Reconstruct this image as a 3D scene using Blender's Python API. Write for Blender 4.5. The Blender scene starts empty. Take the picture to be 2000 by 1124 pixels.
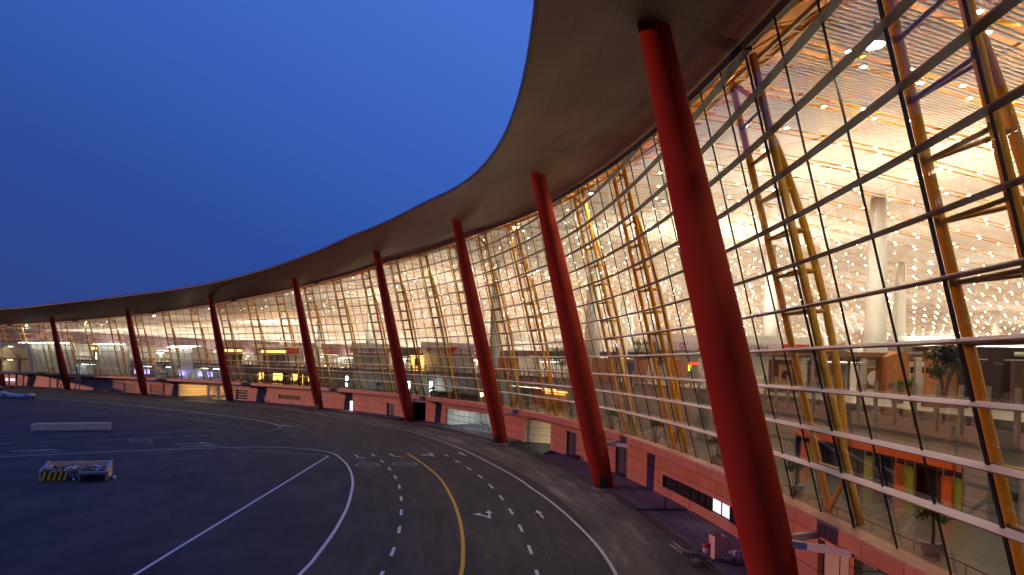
import bpy, math, random
import numpy as np
from mathutils import Vector, Matrix
random.seed(11); RNG = np.random.default_rng(5)
sc = bpy.context.scene
COL = sc.collection
R = math.radians

# ------------------------------------------------------------------ plan of the building
# The row of red columns follows a curve: s = metres along it, n = metres out from it (apron side +).
DS = 0.5
SS = np.arange(-140, 440 + DS, DS)
_u = np.clip(SS, -34, 250) / 36.0
_hd = 1.5747045 + .1270527 * _u + .0785793 * _u**2 / 2 - .0175498 * _u**3 / 3 + .00038289 * _u**4 / 4
_cx, _cy = np.cos(_hd), np.sin(_hd)
_X = np.concatenate([[0], np.cumsum((_cx[1:] + _cx[:-1]) / 2 * DS)])
_Y = np.concatenate([[0], np.cumsum((_cy[1:] + _cy[:-1]) / 2 * DS)])
_X += 11.1712 - np.interp(0, SS, _X); _Y += 29.8189 - np.interp(0, SS, _Y)
N0, LEAN, ZG, Z1, DZ = -2.1384, .25484, 4.6933, 6.6964, 1.60498   # glass foot, lean per metre, sill height, transoms

def hd(s): return float(np.interp(s, SS, _hd))
def P(s, n, z):
    t = np.interp(s, SS, _hd)
    return (float(np.interp(s, SS, _X) - math.sin(t) * n), float(np.interp(s, SS, _Y) + math.cos(t) * n), float(z))
def SN(pts):
    pts = np.asarray(pts, float)
    s_out = np.empty(len(pts)); n_out = np.empty(len(pts))
    st = slice(None, None, 4)
    cx, cy, cs, ch = _X[st], _Y[st], SS[st], _hd[st]
    for a in range(0, len(pts), 4000):
        p = pts[a:a + 4000]
        d = (p[:, 0:1] - cx)**2 + (p[:, 1:2] - cy)**2
        i = d.argmin(1)
        dx, dy = p[:, 0] - cx[i], p[:, 1] - cy[i]
        tx, ty = np.cos(ch[i]), np.sin(ch[i])
        s_out[a:a + 4000] = cs[i] + dx * tx + dy * ty
        n_out[a:a + 4000] = -dx * ty + dy * tx
    return s_out, n_out
def SW(u): return u * 1.075 if u < 0 else u
def NG(z): return N0 + LEAN * (z - ZG)                     # the glass plane
HS_S = [-60, -36, 0, 36, 72, 108, 144, 180, 216, 252, 288, 345]
HS_Z = [19.0, 20.9, 24.22, 27.04, 29.05, 29.28, 27.17, 24.76, 22.51, 20.83, 20.0, 19.2]
_k = np.ones(25) / 25
_fine = np.interp(SS, HS_S, HS_Z)
_fine = np.convolve(np.pad(_fine, 12, mode='edge'), _k, 'valid')
def ZCOL(s): return np.interp(s, SS, _fine)                # soffit height at the column heads
def ZT(s): return ZCOL(s) - 1.1                            # head of the glass
_g = np.exp(-.5 * (np.arange(-60, 61) * DS / 11.0)**2); _g /= _g.sum()
def _smooth(xs, ys):
    return np.convolve(np.pad(np.interp(SS, xs, ys), 60, mode='edge'), _g, 'valid')
_ne = _smooth([-60, 0, 18, 35, 55, 74, 103, 129, 174, 214, 345], [10.0, 10.5, 10.85, 11.0, 11.2, 11.6, 11.8, 11.5, 11.5, 12.2, 12.0])
_ze = _fine + _smooth([-60, 0, 28, 52, 74, 130, 150, 175, 214, 345], [0, .05, .2, .95, 1.9, 1.9, 1.5, 1.4, 2.1, 2.2])
def NE(s): return np.interp(s, SS, _ne)                    # roof edge: how far out
def ZE(s): return np.interp(s, SS, _ze)                    # roof edge: height
def ZC(s, v):                                              # slatted ceiling, v metres in from the glass head
    w = np.clip(v / 260.0, 0, 1); w = w * w * (3 - 2 * w)
    return (ZT(s) + .5 + .9 * (1 - np.exp(-v / 14.0))) * (1 - w) + 18.5 * w
S0, S1 = -54.0, 336.0
DEPTH = 255.0

# ------------------------------------------------------------------ materials
def new_mat(name):
    m = bpy.data.materials.new(name); m.use_nodes = True
    nt = m.node_tree; b = nt.nodes['Principled BSDF']
    return m, nt, b
def mat(name, col, rough=.6, metal=0, var=.12, scale=1.2, bump=0, bscale=30, spec=.4, coord='pos', stretch=None):
    m, nt, b = new_mat(name)
    N, L = nt.nodes, nt.links
    b.inputs['Roughness'].default_value = rough; b.inputs['Metallic'].default_value = metal
    b.inputs['Specular IOR Level'].default_value = spec
    if coord == 'pos': src = N.new('ShaderNodeNewGeometry').outputs['Position']
    else: src = N.new('ShaderNodeTexCoord').outputs[{'obj': 'Object', 'uv': 'UV'}[coord]]
    if stretch:
        mp = N.new('ShaderNodeMapping'); mp.inputs['Scale'].default_value = stretch
        L.new(src, mp.inputs['Vector']); src = mp.outputs['Vector']
    nz = N.new('ShaderNodeTexNoise'); nz.inputs['Scale'].default_value = scale; nz.inputs['Detail'].default_value = 5
    L.new(src, nz.inputs['Vector'])
    mx = N.new('ShaderNodeMix'); mx.data_type = 'RGBA'
    mx.inputs['A'].default_value = (*[c * (1 - var) for c in col], 1); mx.inputs['B'].default_value = (*[min(1, c * (1 + var)) for c in col], 1)
    L.new(nz.outputs['Fac'], mx.inputs['Factor']); L.new(mx.outputs['Result'], b.inputs['Base Color'])
    if bump:
        n2 = N.new('ShaderNodeTexNoise'); n2.inputs['Scale'].default_value = bscale; n2.inputs['Detail'].default_value = 4
        L.new(src, n2.inputs['Vector'])
        bp = N.new('ShaderNodeBump'); bp.inputs['Strength'].default_value = bump; bp.inputs['Distance'].default_value = .02
        L.new(n2.outputs['Fac'], bp.inputs['Height']); L.new(bp.outputs['Normal'], b.inputs['Normal'])
    return m
def tile_mat(name, col, joint, bw, bh, mortar=.012, rough=.45, offset=0, var=.10, spec=.4, scale=.35):
    m, nt, b = new_mat(name); N, L = nt.nodes, nt.links
    uv = N.new('ShaderNodeTexCoord').outputs['UV']
    br = N.new('ShaderNodeTexBrick'); br.offset = offset; br.squash = 1
    br.inputs['Scale'].default_value = 1; br.inputs['Brick Width'].default_value = bw; br.inputs['Row Height'].default_value = bh
    br.inputs['Mortar Size'].default_value = mortar; br.inputs['Mortar Smooth'].default_value = 0
    br.inputs['Color1'].default_value = (*[c * (1 - var) for c in col], 1); br.inputs['Color2'].default_value = (*[min(1, c * (1 + var)) for c in col], 1)
    br.inputs['Mortar'].default_value = (*joint, 1)
    L.new(uv, br.inputs['Vector'])
    nz = N.new('ShaderNodeTexNoise'); nz.inputs['Scale'].default_value = scale; nz.inputs['Detail'].default_value = 6
    L.new(uv, nz.inputs['Vector'])
    mr = N.new('ShaderNodeMapRange'); mr.inputs['To Min'].default_value = .82; mr.inputs['To Max'].default_value = 1.12
    L.new(nz.outputs['Fac'], mr.inputs['Value'])
    mx = N.new('ShaderNodeMix'); mx.data_type = 'RGBA'; mx.blend_type = 'MULTIPLY'; mx.inputs['Factor'].default_value = 1
    L.new(br.outputs['Color'], mx.inputs['A']); L.new(mr.outputs['Result'], mx.inputs['B'])
    L.new(mx.outputs['Result'], b.inputs['Base Color'])
    b.inputs['Roughness'].default_value = rough; b.inputs['Specular IOR Level'].default_value = spec
    return m
def emit(name, col, strength):
    m, nt, b = new_mat(name)
    b.inputs['Base Color'].default_value = (*[min(c, .8) for c in col], 1)
    b.inputs['Emission Color'].default_value = (*col, 1); b.inputs['Emission Strength'].default_value = strength
    return m
def glass_mat(name, tint, ior=1.45, rough=0.0):
    m, nt, b = new_mat(name); N, L = nt.nodes, nt.links
    N.remove(b)
    tr = N.new('ShaderNodeBsdfTransparent'); tr.inputs['Color'].default_value = (*tint, 1)
    gl = N.new('ShaderNodeBsdfGlossy'); gl.inputs['Roughness'].default_value = rough; gl.inputs['Color'].default_value = (1, 1, 1, 1)
    fr = N.new('ShaderNodeFresnel'); fr.inputs['IOR'].default_value = ior
    ms = N.new('ShaderNodeMixShader')
    L.new(fr.outputs['Fac'], ms.inputs['Fac']); L.new(tr.outputs['BSDF'], ms.inputs[1]); L.new(gl.outputs['BSDF'], ms.inputs[2])
    L.new(ms.outputs['Shader'], N['Material Output'].inputs['Surface'])
    return m

def asphalt_mat(name, base, lo, hi, uvstreak=False):
    m, nt, b = new_mat(name); N, L = nt.nodes, nt.links
    pos = N.new('ShaderNodeTexCoord').outputs['UV'] if uvstreak else N.new('ShaderNodeNewGeometry').outputs['Position']
    def noise(scale, detail, stretch=None, rough=.6):
        v = pos
        if stretch:
            mp = N.new('ShaderNodeMapping'); mp.inputs['Scale'].default_value = stretch; L.new(v, mp.inputs['Vector']); v = mp.outputs['Vector']
        n = N.new('ShaderNodeTexNoise'); n.inputs['Scale'].default_value = scale; n.inputs['Detail'].default_value = detail; n.inputs['Roughness'].default_value = rough
        L.new(v, n.inputs['Vector']); return n.outputs['Fac']
    a = noise(.045, 5); c = noise(.9 if uvstreak else .35, 8, (.12, .8, 1) if uvstreak else (1, .45, 1), .68); d = noise(9, 4)
    def mth(op, x, y):
        k = N.new('ShaderNodeMath'); k.operation = op
        for i, q in enumerate((x, y)):
            if isinstance(q, (int, float)): k.inputs[i].default_value = q
            else: L.new(q, k.inputs[i])
        return k.outputs[0]
    f = mth('ADD', mth('MULTIPLY', a, .35), mth('ADD', mth('MULTIPLY', c, .5), mth('MULTIPLY', d, .15)))
    rp = N.new('ShaderNodeValToRGB'); L.new(f, rp.inputs['Fac'])
    rp.color_ramp.elements[0].position = .40; rp.color_ramp.elements[0].color = (*lo, 1)
    rp.color_ramp.elements[1].position = .64; rp.color_ramp.elements[1].color = (*hi, 1)
    e = rp.color_ramp.elements.new(.52); e.color = (*base, 1)
    L.new(rp.outputs['Color'], b.inputs['Base Color'])
    b.inputs['Roughness'].default_value = .7; b.inputs['Specular IOR Level'].default_value = .14
    n2 = noise(25, 3); bp = N.new('ShaderNodeBump'); bp.inputs['Strength'].default_value = .25; bp.inputs['Distance'].default_value = .01
    L.new(n2, bp.inputs['Height']); L.new(bp.outputs['Normal'], b.inputs['Normal'])
    return m

M = {}
M['asphalt'] = asphalt_mat('asphalt', (.034, .036, .048), (.018, .020, .029), (.078, .077, .084))
M['shoulder'] = asphalt_mat('dusty concrete', (.125, .115, .105), (.05, .048, .048), (.36, .335, .31), True)
M['pave'] = asphalt_mat('pavement concrete', (.24, .215, .20), (.13, .118, .112), (.40, .37, .34), True)
M['kerb'] = mat('kerb paint worn dark red', (.055, .026, .025), .75, var=.35, scale=2)
M['white'] = mat('road paint white', (.56, .57, .62), .6, var=.18, scale=3)
M['faint'] = mat('road paint white worn', (.22, .215, .225), .7, var=.35, scale=1.5)
M['yellow'] = mat('road paint yellow', (.66, .36, .02), .6, var=.14, scale=3)
M['yfaint'] = mat('road paint yellow worn', (.30, .20, .06), .7, var=.3, scale=1.5)
M['red'] = mat('column paint red', (.275, .029, .018), .75, var=.2, scale=.5, stretch=(1, 1, .35), spec=.05)
M['podium'] = tile_mat('podium stone tiles', (.51, .22, .14), (.08, .045, .045), 3.0, 1.12, .022, .5)
M['strip'] = tile_mat('recessed louvre strip', (.33, .19, .17), (.09, .05, .05), 1.5, .11, .02, .5)
M['band'] = tile_mat('ledge facing panels', (.51, .21, .135), (.08, .045, .045), 3.0, 5.0, .02, .45)
M['soffit'] = tile_mat('roof soffit panels', (.24, .142, .078), (.125, .074, .042), 1.5, 1.5, .018, .55, var=.035, scale=.12)
M['roof'] = mat('roof metal bronze', (.25, .20, .16), .45, .2)
M['fascia'] = mat('roof edge metal', (.05, .034, .027), .45, .3)
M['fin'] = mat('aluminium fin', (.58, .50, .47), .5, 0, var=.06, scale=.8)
M['fin_shade'] = mat('fin underside shade', (.15, .112, .098), .55, var=.08)  # darker than the tops: shade painted onto the fin undersides
M['mullion'] = mat('mullion black', (.008, .007, .008), .5)
M['truss'] = mat('truss paint yellow', (.86, .42, .02), .6, var=.08, spec=.4)
M['glass'] = glass_mat('curtain wall glass', (.74, .77, .74), 1.75)
M['balglass'] = glass_mat('balustrade glass', (.86, .86, .82), 1.4)
M['slat'] = mat('ceiling slat white', (.83, .79, .72), .5, var=.04, scale=.3)
M['deck'] = mat('roof deck orange', (.88, .30, .045), .6, var=.3, scale=.5)
M['gold'] = mat('space frame yellow', (.90, .50, .03), .35, var=.1)
M['floor'] = tile_mat('stone floor', (.24, .225, .20), (.16, .15, .135), 1.2, 1.2, .008, .16, var=.04)
M['floorhi'] = tile_mat('hall floor pale stone', (.43, .41, .38), (.3, .28, .26), 1.2, 1.2, .008, .3, var=.04)
M['iwall'] = tile_mat('inner wall grey panels', (.42, .43, .39), (.20, .20, .18), 3.0, 1.3, .02, .4, var=.05)
M['slab'] = mat('slab edge grey', (.40, .36, .33), .5, var=.08, scale=.4)
M['post'] = mat('balustrade post beige', (.36, .31, .28), .5)
M['rail'] = mat('handrail steel', (.45, .42, .38), .3, .8)
M['cream'] = mat('interior column white', (.82, .81, .74), .45, var=.03)
M['wcore'] = tile_mat('white wall panels', (.86, .87, .80), (.45, .45, .4), 4.0, 2.2, .02, .45, var=.03)
M['farwall'] = mat('far wall dusky', (.18, .12, .14), .7, var=.3, scale=.12)
M['orange'] = mat('orange panel', (.78, .16, .02), .45)
M['green'] = mat('green panel', (.33, .42, .02), .45)
M['dglass'] = mat('dark glazing', (.025, .022, .022), .08, spec=.6)
M['black'] = mat('black', (.012, .012, .013), .5)
M['dark'] = mat('dark brown', (.05, .025, .018), .55, var=.3)
M['wood'] = mat('timber veneer', (.40, .165, .06), .5, var=.3, scale=2.5, stretch=(1, 1, .25))
M['roofbrown'] = mat('pavilion roof brown', (.24, .12, .075), .6, var=.3, scale=4)
M['ochre'] = mat('ochre panel', (.55, .30, .10), .5)
M['terra'] = mat('terracotta panel', (.42, .16, .09), .55)
M['blockw'] = mat('stacked white block', (.62, .56, .48), .6)
M['beige'] = tile_mat('beige panels', (.62, .57, .40), (.16, .14, .10), 3.4, 1.05, .03, .5)
M['beigep'] = mat('beige door', (.60, .53, .36), .5)
M['baywall'] = tile_mat('bay wall ribbed', (.72, .56, .34), (.40, .28, .15), 60, .75, .05, .55)
M['lilac'] = mat('banner lilac', (.70, .60, .68), .5)
M['bred'] = mat('banner red', (.60, .02, .02), .45)
M['ink'] = mat('banner ink', (.03, .02, .03), .5)
M['bulk'] = mat('kiosk white', (.80, .78, .72), .5)
M['leaf'] = mat('leaf green', (.10, .18, .035), .5, var=.5, scale=6)
M['leafd'] = mat('leaf dark green', (.045, .075, .018), .5, var=.5, scale=4)
M['bark'] = mat('bark', (.13, .085, .05), .8, var=.3)
M['pot'] = mat('glazed pot blue grey', (.20, .19, .23), .35, var=.5, scale=9)
M['steel'] = mat('galvanised steel', (.42, .42, .44), .45, .6)
M['bridge'] = mat('bridge cladding grey', (.46, .42, .42), .5, .1)
M['conc'] = mat('cast concrete', (.66, .46, .33), .8, var=.25, scale=2.5, bump=.3)
M['navy'] = mat('door dark blue grey', (.07, .065, .085), .5)
M['binm'] = mat('bin dark green', (.025, .045, .025), .5)
M['dwhite'] = mat('painted white metal', (.48, .47, .48), .4)
M['tyre'] = mat('tyre rubber', (.02, .02, .022), .8)
M['hazy'] = mat('hazard yellow', (.75, .36, .015), .5)
M['signy'] = mat('sign yellow', (.80, .34, .01), .5)
M['peach'] = mat('skip inside ply', (.74, .46, .30), .7, var=.2)
M['rag'] = mat('sack cloth', (.33, .23, .22), .9, var=.4, scale=12)
M['trashw'] = mat('plastic bag white', (.55, .55, .62), .5, var=.2)
M['trashb'] = mat('cardboard brown', (.25, .15, .09), .8, var=.3)
M['bucketp'] = mat('bucket pink white', (.55, .42, .47), .5)
M['rust'] = mat('orange red cloth', (.50, .08, .03), .7)
M['tablew'] = mat('grey table top', (.22, .22, .24), .6)
M['curtain'] = mat('curtain brown', (.16, .09, .06), .8, var=.3)
M['sofa'] = mat('brown seating', (.10, .055, .035), .7)
WARM = (1, .80, .55)
M['lamp'] = emit('downlight lens', (1, .90, .72), 640)
M['lampw'] = emit('lamp warm', (1, .72, .36), 30)
M['lampc'] = emit('lamp cool white', (.92, 1, .96), 12)
M['gold_l'] = emit('golden lit wall', (1, .58, .14), 3.6)
M['added_glow'] = emit('roof cove light', (1, .91, .74), 13.5)
M['ringlamp'] = emit('column ring light', (1, .88, .70), 10)
M['flood'] = emit('floodlight lens', (1, .93, .78), 420)
M['added_wash'] = emit('wall washer', (1, .97, .86), 40)
M['added_strip'] = emit('added counter glow', (1, .92, .76), 26)
M['tray'] = emit('added lounge uplight', (1, .92, .76), 150)
M['baylamp'] = emit('bay lamp', (1, .66, .28), 230)
M['entlamp'] = emit('entrance lamp', (.93, 1, .93), 45)
M['passlamp'] = emit('passage lamp', (1, .90, .62), 120)
M['added_uplamp'] = emit('added uplight glow', (1, .88, .70), 420)
M['screen'] = emit('screen violet', (.45, .35, 1), 3)
M['winlit'] = emit('office light', (.78, .9, 1), .95)
M['ledr'] = emit('led red', (1, .03, .02), 4)
M['ledy'] = emit('led yellow', (.8, .9, .05), 3)
M['panelw'] = emit('light panel white', (1, .93, .8), 6)

# ------------------------------------------------------------------ mesh builder
class MB:
    def __init__(s): s.v = []; s.f = []; s.uv = []; s.mi = []; s.m = 0; s.sm = []; s.smooth = False
    def face(s, idx, uv=None): s.f.append(idx); s.uv.append(uv); s.mi.append(s.m); s.sm.append(s.smooth)
    def quad(s, a, b, c, d, uv=None):
        i = len(s.v); s.v += [a, b, c, d]; s.face((i, i + 1, i + 2, i + 3), uv)
    def poly(s, pts):
        i = len(s.v); s.v += [tuple(p) for p in pts]; s.face(tuple(range(i, i + len(pts))))
    def hexa(s, p):      # 8 points: bottom ring 0-3, top ring 4-7
        i = len(s.v); s.v += [tuple(q) for q in p]
        for f in ((3, 2, 1, 0), (4, 5, 6, 7), (0, 1, 5, 4), (1, 2, 6, 5), (2, 3, 7, 6), (3, 0, 4, 7)): s.face(tuple(i + k for k in f))
    def box(s, c, d, rz=0, mtx=None):
        x, y, z = d[0] / 2, d[1] / 2, d[2] / 2
        p = [Vector(q) for q in ((-x, -y, -z), (x, -y, -z), (x, y, -z), (-x, y, -z), (-x, -y, z), (x, -y, z), (x, y, z), (-x, y, z))]
        m = mtx if mtx is not None else Matrix.Rotation(rz, 3, 'Z')
        s.hexa([tuple(m @ q + Vector(c)) for q in p])
    def beam(s, a, b, w, h, up=(0, 0, 1)):
        a, b = Vector(a), Vector(b); t = (b - a).normalized()
        u = t.cross(Vector(up));
        if u.length < 1e-4: u = t.cross(Vector((1, 0, 0)))
        u.normalize(); w_ = u.cross(t).normalized()
        p = []
        for q in (a, b):
            for (i, j) in ((-1, -1), (1, -1), (1, 1), (-1, 1)): p.append(tuple(q + u * (w / 2 * i) + w_ * (h / 2 * j)))
        s.hexa(p)
    def tube(s, pts, r, n=8, cap=True, smooth=True):
        pts = [Vector(p) for p in pts]; m0 = len(s.v); k = len(pts)
        rs = r if hasattr(r, '__len__') else [r] * k
        old = s.smooth; s.smooth = smooth
        ref = None
        for i, p in enumerate(pts):
            t = (pts[min(i + 1, k - 1)] - pts[max(i - 1, 0)]).normalized()
            if ref is None: ref = Vector((0, 0, 1)) if abs(t.z) < .9 else Vector((1, 0, 0))
            u = t.cross(ref).normalized(); w = u.cross(t)
            ref = w
            for j in range(n):
                a = 2 * math.pi * j / n
                s.v.append(tuple(p + (u * math.cos(a) + w * math.sin(a)) * rs[i]))
        for i in range(k - 1):
            for j in range(n):
                a = m0 + i * n + j; b = m0 + i * n + (j + 1) % n
                s.face((a, b, b + n, a + n))
        s.smooth = False
        if cap:
            s.face(tuple(m0 + j for j in range(n))[::-1]); s.face(tuple(m0 + (k - 1) * n + j for j in range(n)))
        s.smooth = old
    def lathe(s, prof, n=16, c=(0, 0, 0), smooth=True):
        s.tube_like(prof, n, c, smooth)
    def tube_like(s, prof, n, c, smooth):
        m0 = len(s.v); old = s.smooth; s.smooth = smooth
        for r, z in prof:
            for j in range(n):
                a = 2 * math.pi * j / n; s.v.append((c[0] + r * math.cos(a), c[1] + r * math.sin(a), c[2] + z))
        for i in range(len(prof) - 1):
            for j in range(n):
                a = m0 + i * n + j; b = m0 + i * n + (j + 1) % n; s.face((a, b, b + n, a + n))
        s.smooth = False
        s.face(tuple(m0 + j for j in range(n))[::-1]); s.face(tuple(m0 + (len(prof) - 1) * n + j for j in range(n)))
        s.smooth = old
    def grid(s, rows, uvrows=None, flip=False, smooth=False):
        m0 = len(s.v); w = len(rows[0]); old = s.smooth; s.smooth = smooth
        for r in rows: s.v += [tuple(p) for p in r]
        for i in range(len(rows) - 1):
            for j in range(w - 1):
                a = m0 + i * w + j; q = (a, a + 1, a + w + 1, a + w)
                uv = None
                if uvrows: uv = [uvrows[i][j], uvrows[i][j + 1], uvrows[i + 1][j + 1], uvrows[i + 1][j]]
                if flip: q = q[::-1]; uv = uv[::-1] if uv else None
                s.face(q, uv)
        s.smooth = old
    def build(s, name, mats, parent=None, org=None, loc=None):
        me = bpy.data.meshes.new(name)
        v = s.v
        if org is not None: v = [(a - org[0], b - org[1], c - org[2]) for a, b, c in v]
        me.from_pydata(v, [], s.f)
        if not isinstance(mats, (list, tuple)): mats = [mats]
        for m in mats: me.materials.append(m)
        if len(mats) > 1: me.polygons.foreach_set('material_index', s.mi)
        if any(s.sm): me.polygons.foreach_set('use_smooth', s.sm)
        if any(u is not None for u in s.uv):
            l = me.uv_layers.new(name='UVMap'); buf = []
            for f, u in zip(s.f, s.uv):
                for k in range(len(f)): buf += list(u[k]) if u else [0, 0]
            l.data.foreach_set('uv', buf)
        me.update()
        o = bpy.data.objects.new(name, me); COL.objects.link(o)
        if parent: o.parent = parent
        if loc: o.location = loc
        return o
def tag(o, label=None, cat=None, group=None, kind=None):
    if label: o['label'] = label
    if cat: o['category'] = cat
    if group: o['group'] = group
    if kind: o['kind'] = kind
    return o
def empty(name, loc, label, cat, group=None, rz=0):
    o = bpy.data.objects.new(name, None); COL.objects.link(o); o.location = loc; o.rotation_euler = (0, 0, rz)
    o.empty_display_size = .3
    return tag(o, label, cat, group)
def dup(o, loc, rz=0, label=None, group=None, scale=None):
    r = o.copy(); COL.objects.link(r); r.location = loc; r.rotation_euler = (0, 0, rz)
    if scale: r.scale = scale
    if label: r['label'] = label
    if group: r['group'] = group
    for ch in list(o.children):
        c = ch.copy(); COL.objects.link(c); c.parent = r
        for g in list(ch.children):
            d = g.copy(); COL.objects.link(d); d.parent = c
    return r
def text_mesh(name, body, size, m, parent=None, mtx=None, extrude=.01, align='CENTER', shear=0):
    cu = bpy.data.curves.new(name, 'FONT'); cu.body = body; cu.size = size; cu.extrude = extrude; cu.align_x = align; cu.align_y = 'CENTER'; cu.shear = shear
    t = bpy.data.objects.new(name, cu); COL.objects.link(t)
    bpy.context.view_layer.update()
    dg = bpy.context.evaluated_depsgraph_get()
    me = bpy.data.meshes.new_from_object(t.evaluated_get(dg))
    bpy.data.objects.remove(t); bpy.data.curves.remove(cu)
    me.materials.clear(); me.materials.append(m)
    o = bpy.data.objects.new(name, me); COL.objects.link(o)
    if parent: o.parent = parent
    if mtx is not None: o.matrix_local = mtx
    return o
def srange(a, b, st):
    k = max(1, int(math.ceil((b - a) / st - 1e-6))); return [a + (b - a) * i / k for i in range(k + 1)]

# ------------------------------------------------------------------ ground and painted lines
g = MB(); g.quad((-3000, -800, 0), (3000, -800, 0), (3000, 4000, 0), (-3000, 4000, 0)); tag(g.build('ground', M['asphalt']), kind='structure')

def shoulder():
    g = MB(); rows, uvs = [], []
    for s in srange(-50, 190, 3):
        nn = np.interp(s, [-50, 0, 12, 30, 60, 90, 110, 140, 190], [5, 5.2, 5.3, 5.0, 5.9, 6.5, 6.2, 6.5, 7])
        rows.append([P(s, .1, .004), P(s, nn * .5, .004), P(s, nn, .004)]); uvs.append([(s, 0), (s, nn * .5), (s, nn)])
    g.grid(rows, uvs, flip=True)
    tag(g.build('road_shoulder', M['shoulder']), kind='structure')
shoulder()

M['road'] = asphalt_mat('road asphalt', (.046, .045, .047), (.022, .022, .025), (.092, .088, .086), True)
def road():
    Lp = [(-10.2, 15), (-10.4, 41), (-12.3, 58.3), (-14.5, 69.6), (-17, 78.2), (-20.2, 86), (-25, 90), (-36, 117), (-43.8, 129.5), (-61.5, 145.2), (-86.2, 163.4), (-113, 179.7), (-150, 200)]
    Rp = [(5.9, 15), (5.5, 41.8), (3.4, 58.5), (1, 69.8), (-1.4, 78.5), (-5, 90.5), (-12.2, 108.9), (-26.6, 131.7), (-37.9, 147.5), (-50.8, 164.9), P(205, 8, 0)[:2], P(238, 8, 0)[:2], P(280, 8, 0)[:2]]
    g = MB(); rows, uvs, acc = [], [], 0
    for i in range(len(Lp) - 1):
        for j in range(6):
            f = j / 6; a = Vector(Lp[i]).lerp(Vector(Lp[i + 1]), f); c = Vector(Rp[i]).lerp(Vector(Rp[i + 1]), f); acc += ((Vector(Lp[i + 1]) - Vector(Lp[i])).length + (Vector(Rp[i + 1]) - Vector(Rp[i])).length) / 12
            rows.append([(*a.lerp(c, q / 4), .003) for q in range(5)]); uvs.append([(acc, (a - c).length * (1 - q / 4)) for q in range(5)])
    g.grid(rows, uvs, flip=True); tag(g.build('road', M['road']), kind='structure')
road()
def smooth_line(p, k=5):
    p = [Vector((*q, 0)) for q in p]; out = []
    for i in range(len(p) - 1):
        a, b, c, d = p[max(i - 1, 0)], p[i], p[i + 1], p[min(i + 2, len(p) - 1)]
        for j in range(k):
            t = j / k
            out.append(.5 * ((2 * b) + (c - a) * t + (2 * a - 5 * b + 4 * c - d) * t * t + (3 * b - a - 3 * c + d) * t**3))
    out.append(p[-1]); return out
def ribbon(mb, pts, w, z=.008):
    rows = []
    for i, p in enumerate(pts):
        t = (pts[min(i + 1, len(pts) - 1)] - pts[max(i - 1, 0)]).normalized(); n = Vector((-t.y, t.x, 0)) * w / 2
        rows.append([(p.x - n.x, p.y - n.y, z), (p.x + n.x, p.y + n.y, z)])
    mb.grid(rows)
LINES = {
 'apron_edge': ([(-17.9, 20), (-18.12, 36.59), (-18.48, 44.42), (-18.97, 56.51), (-20.12, 83.64)], .20, 'white', 0),
 'bay_edge': ([(-20.22, 83.85), (-29.32, 86.95), (-32.61, 88.64)], .22, 'faint', 0),
 'lane_edge': ([(-70, 63), (-51.91, 76.69), (-47.34, 79.97), (-42.37, 83.55), (-36.83, 87.23), (-32.89, 89.4), (-30.51, 90.45), (-27.83, 90.6), (-25.02, 89.96), (-22.36, 88.4), (-20.23, 86.01), (-18.67, 82.54), (-17.02, 78.15), (-15.67, 73.82), (-14.54, 69.61), (-13.67, 65.83), (-13.04, 62.55), (-12.29, 58.25), (-11.68, 54.39), (-11.15, 50.02), (-10.77, 46.29), (-10.38, 40.8), (-10.29, 37.24), (-10.2, 20)], .21, 'white', 1),
 'lane_edge_inner': ([(-70, 65), (-52.81, 78.02), (-48.13, 81.29), (-42.99, 84.77), (-37.29, 88.3), (-34.02, 89.98)], .2, 'faint', 1),
 'centre_line': ([(-12.0, 87.89), (-10.32, 82.87), (-8.34, 76.53), (-6.72, 70.68), (-5.49, 64.95), (-4.32, 58.4), (-3.54, 53.04), (-3.01, 48.56), (-2.64, 44.45), (-2.43, 40.98), (-2.33, 37.91), (-2.2, 20)], .22, 'yellow', 1),
 'road_edge': ([(-62, 176), (-50.79, 164.93), (-37.89, 147.55), (-26.63, 131.71), (-17.31, 118.2), (-12.4, 109.2), (-6.45, 94.7), (-3.2, 84.54), (-.9, 76.67), (.73, 70.72), (2.01, 64.81), (2.97, 60.48), (3.71, 56.48), (4.19, 53.67), (4.69, 50.16), (5.07, 47.22), (5.37, 44.23), (5.51, 41.81), (5.6, 38.57), (5.8, 20)], .2, 'white', 1),
 'island_upper': ([(-150, 200), (-113.44, 179.73), (-98.99, 171.65), (-86.23, 163.4), (-72.74, 153.9), (-61.46, 145.17), (-50.66, 136.08), (-43.81, 129.55), (-39.43, 124.14), (-36.9, 119.75)], .28, 'white', 1),
 'island_lower': ([(-36.9, 119.75), (-35.83, 117.12), (-35.29, 113.59), (-35.68, 110.04), (-37.37, 106.37), (-41.5, 102.31), (-46.24, 97.64), (-53.21, 92.47), (-59.48, 87.81), (-75, 77)], .22, 'faint', 1),
 'island_hatch': ([(-107.12, 170.1), (-86.07, 154.77), (-64.7, 137.5), (-51.2, 126.08), (-38.4, 113.65)], .2, 'faint', 1),
 'stand_edge': ([(-80, 86), (-64.81, 95.66), (-57.63, 100.11), (-49.71, 104.93), (-43.06, 109.78)], .2, 'faint', 1),
 'far_centre_line': ([(-130, 200), (-90.12, 177.15), (-74.72, 167.02), (-62.24, 158.0), (-49.09, 145.4), (-39.65, 134.54), (-29.97, 122.72)], .22, 'yfaint', 1),
}
for nm, (pts, w, mm, sm) in LINES.items():
    b = MB(); ribbon(b, smooth_line(pts, 5 if sm else 1), w, .008); tag(b.build('road_line', M[mm]), kind='structure')
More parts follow.
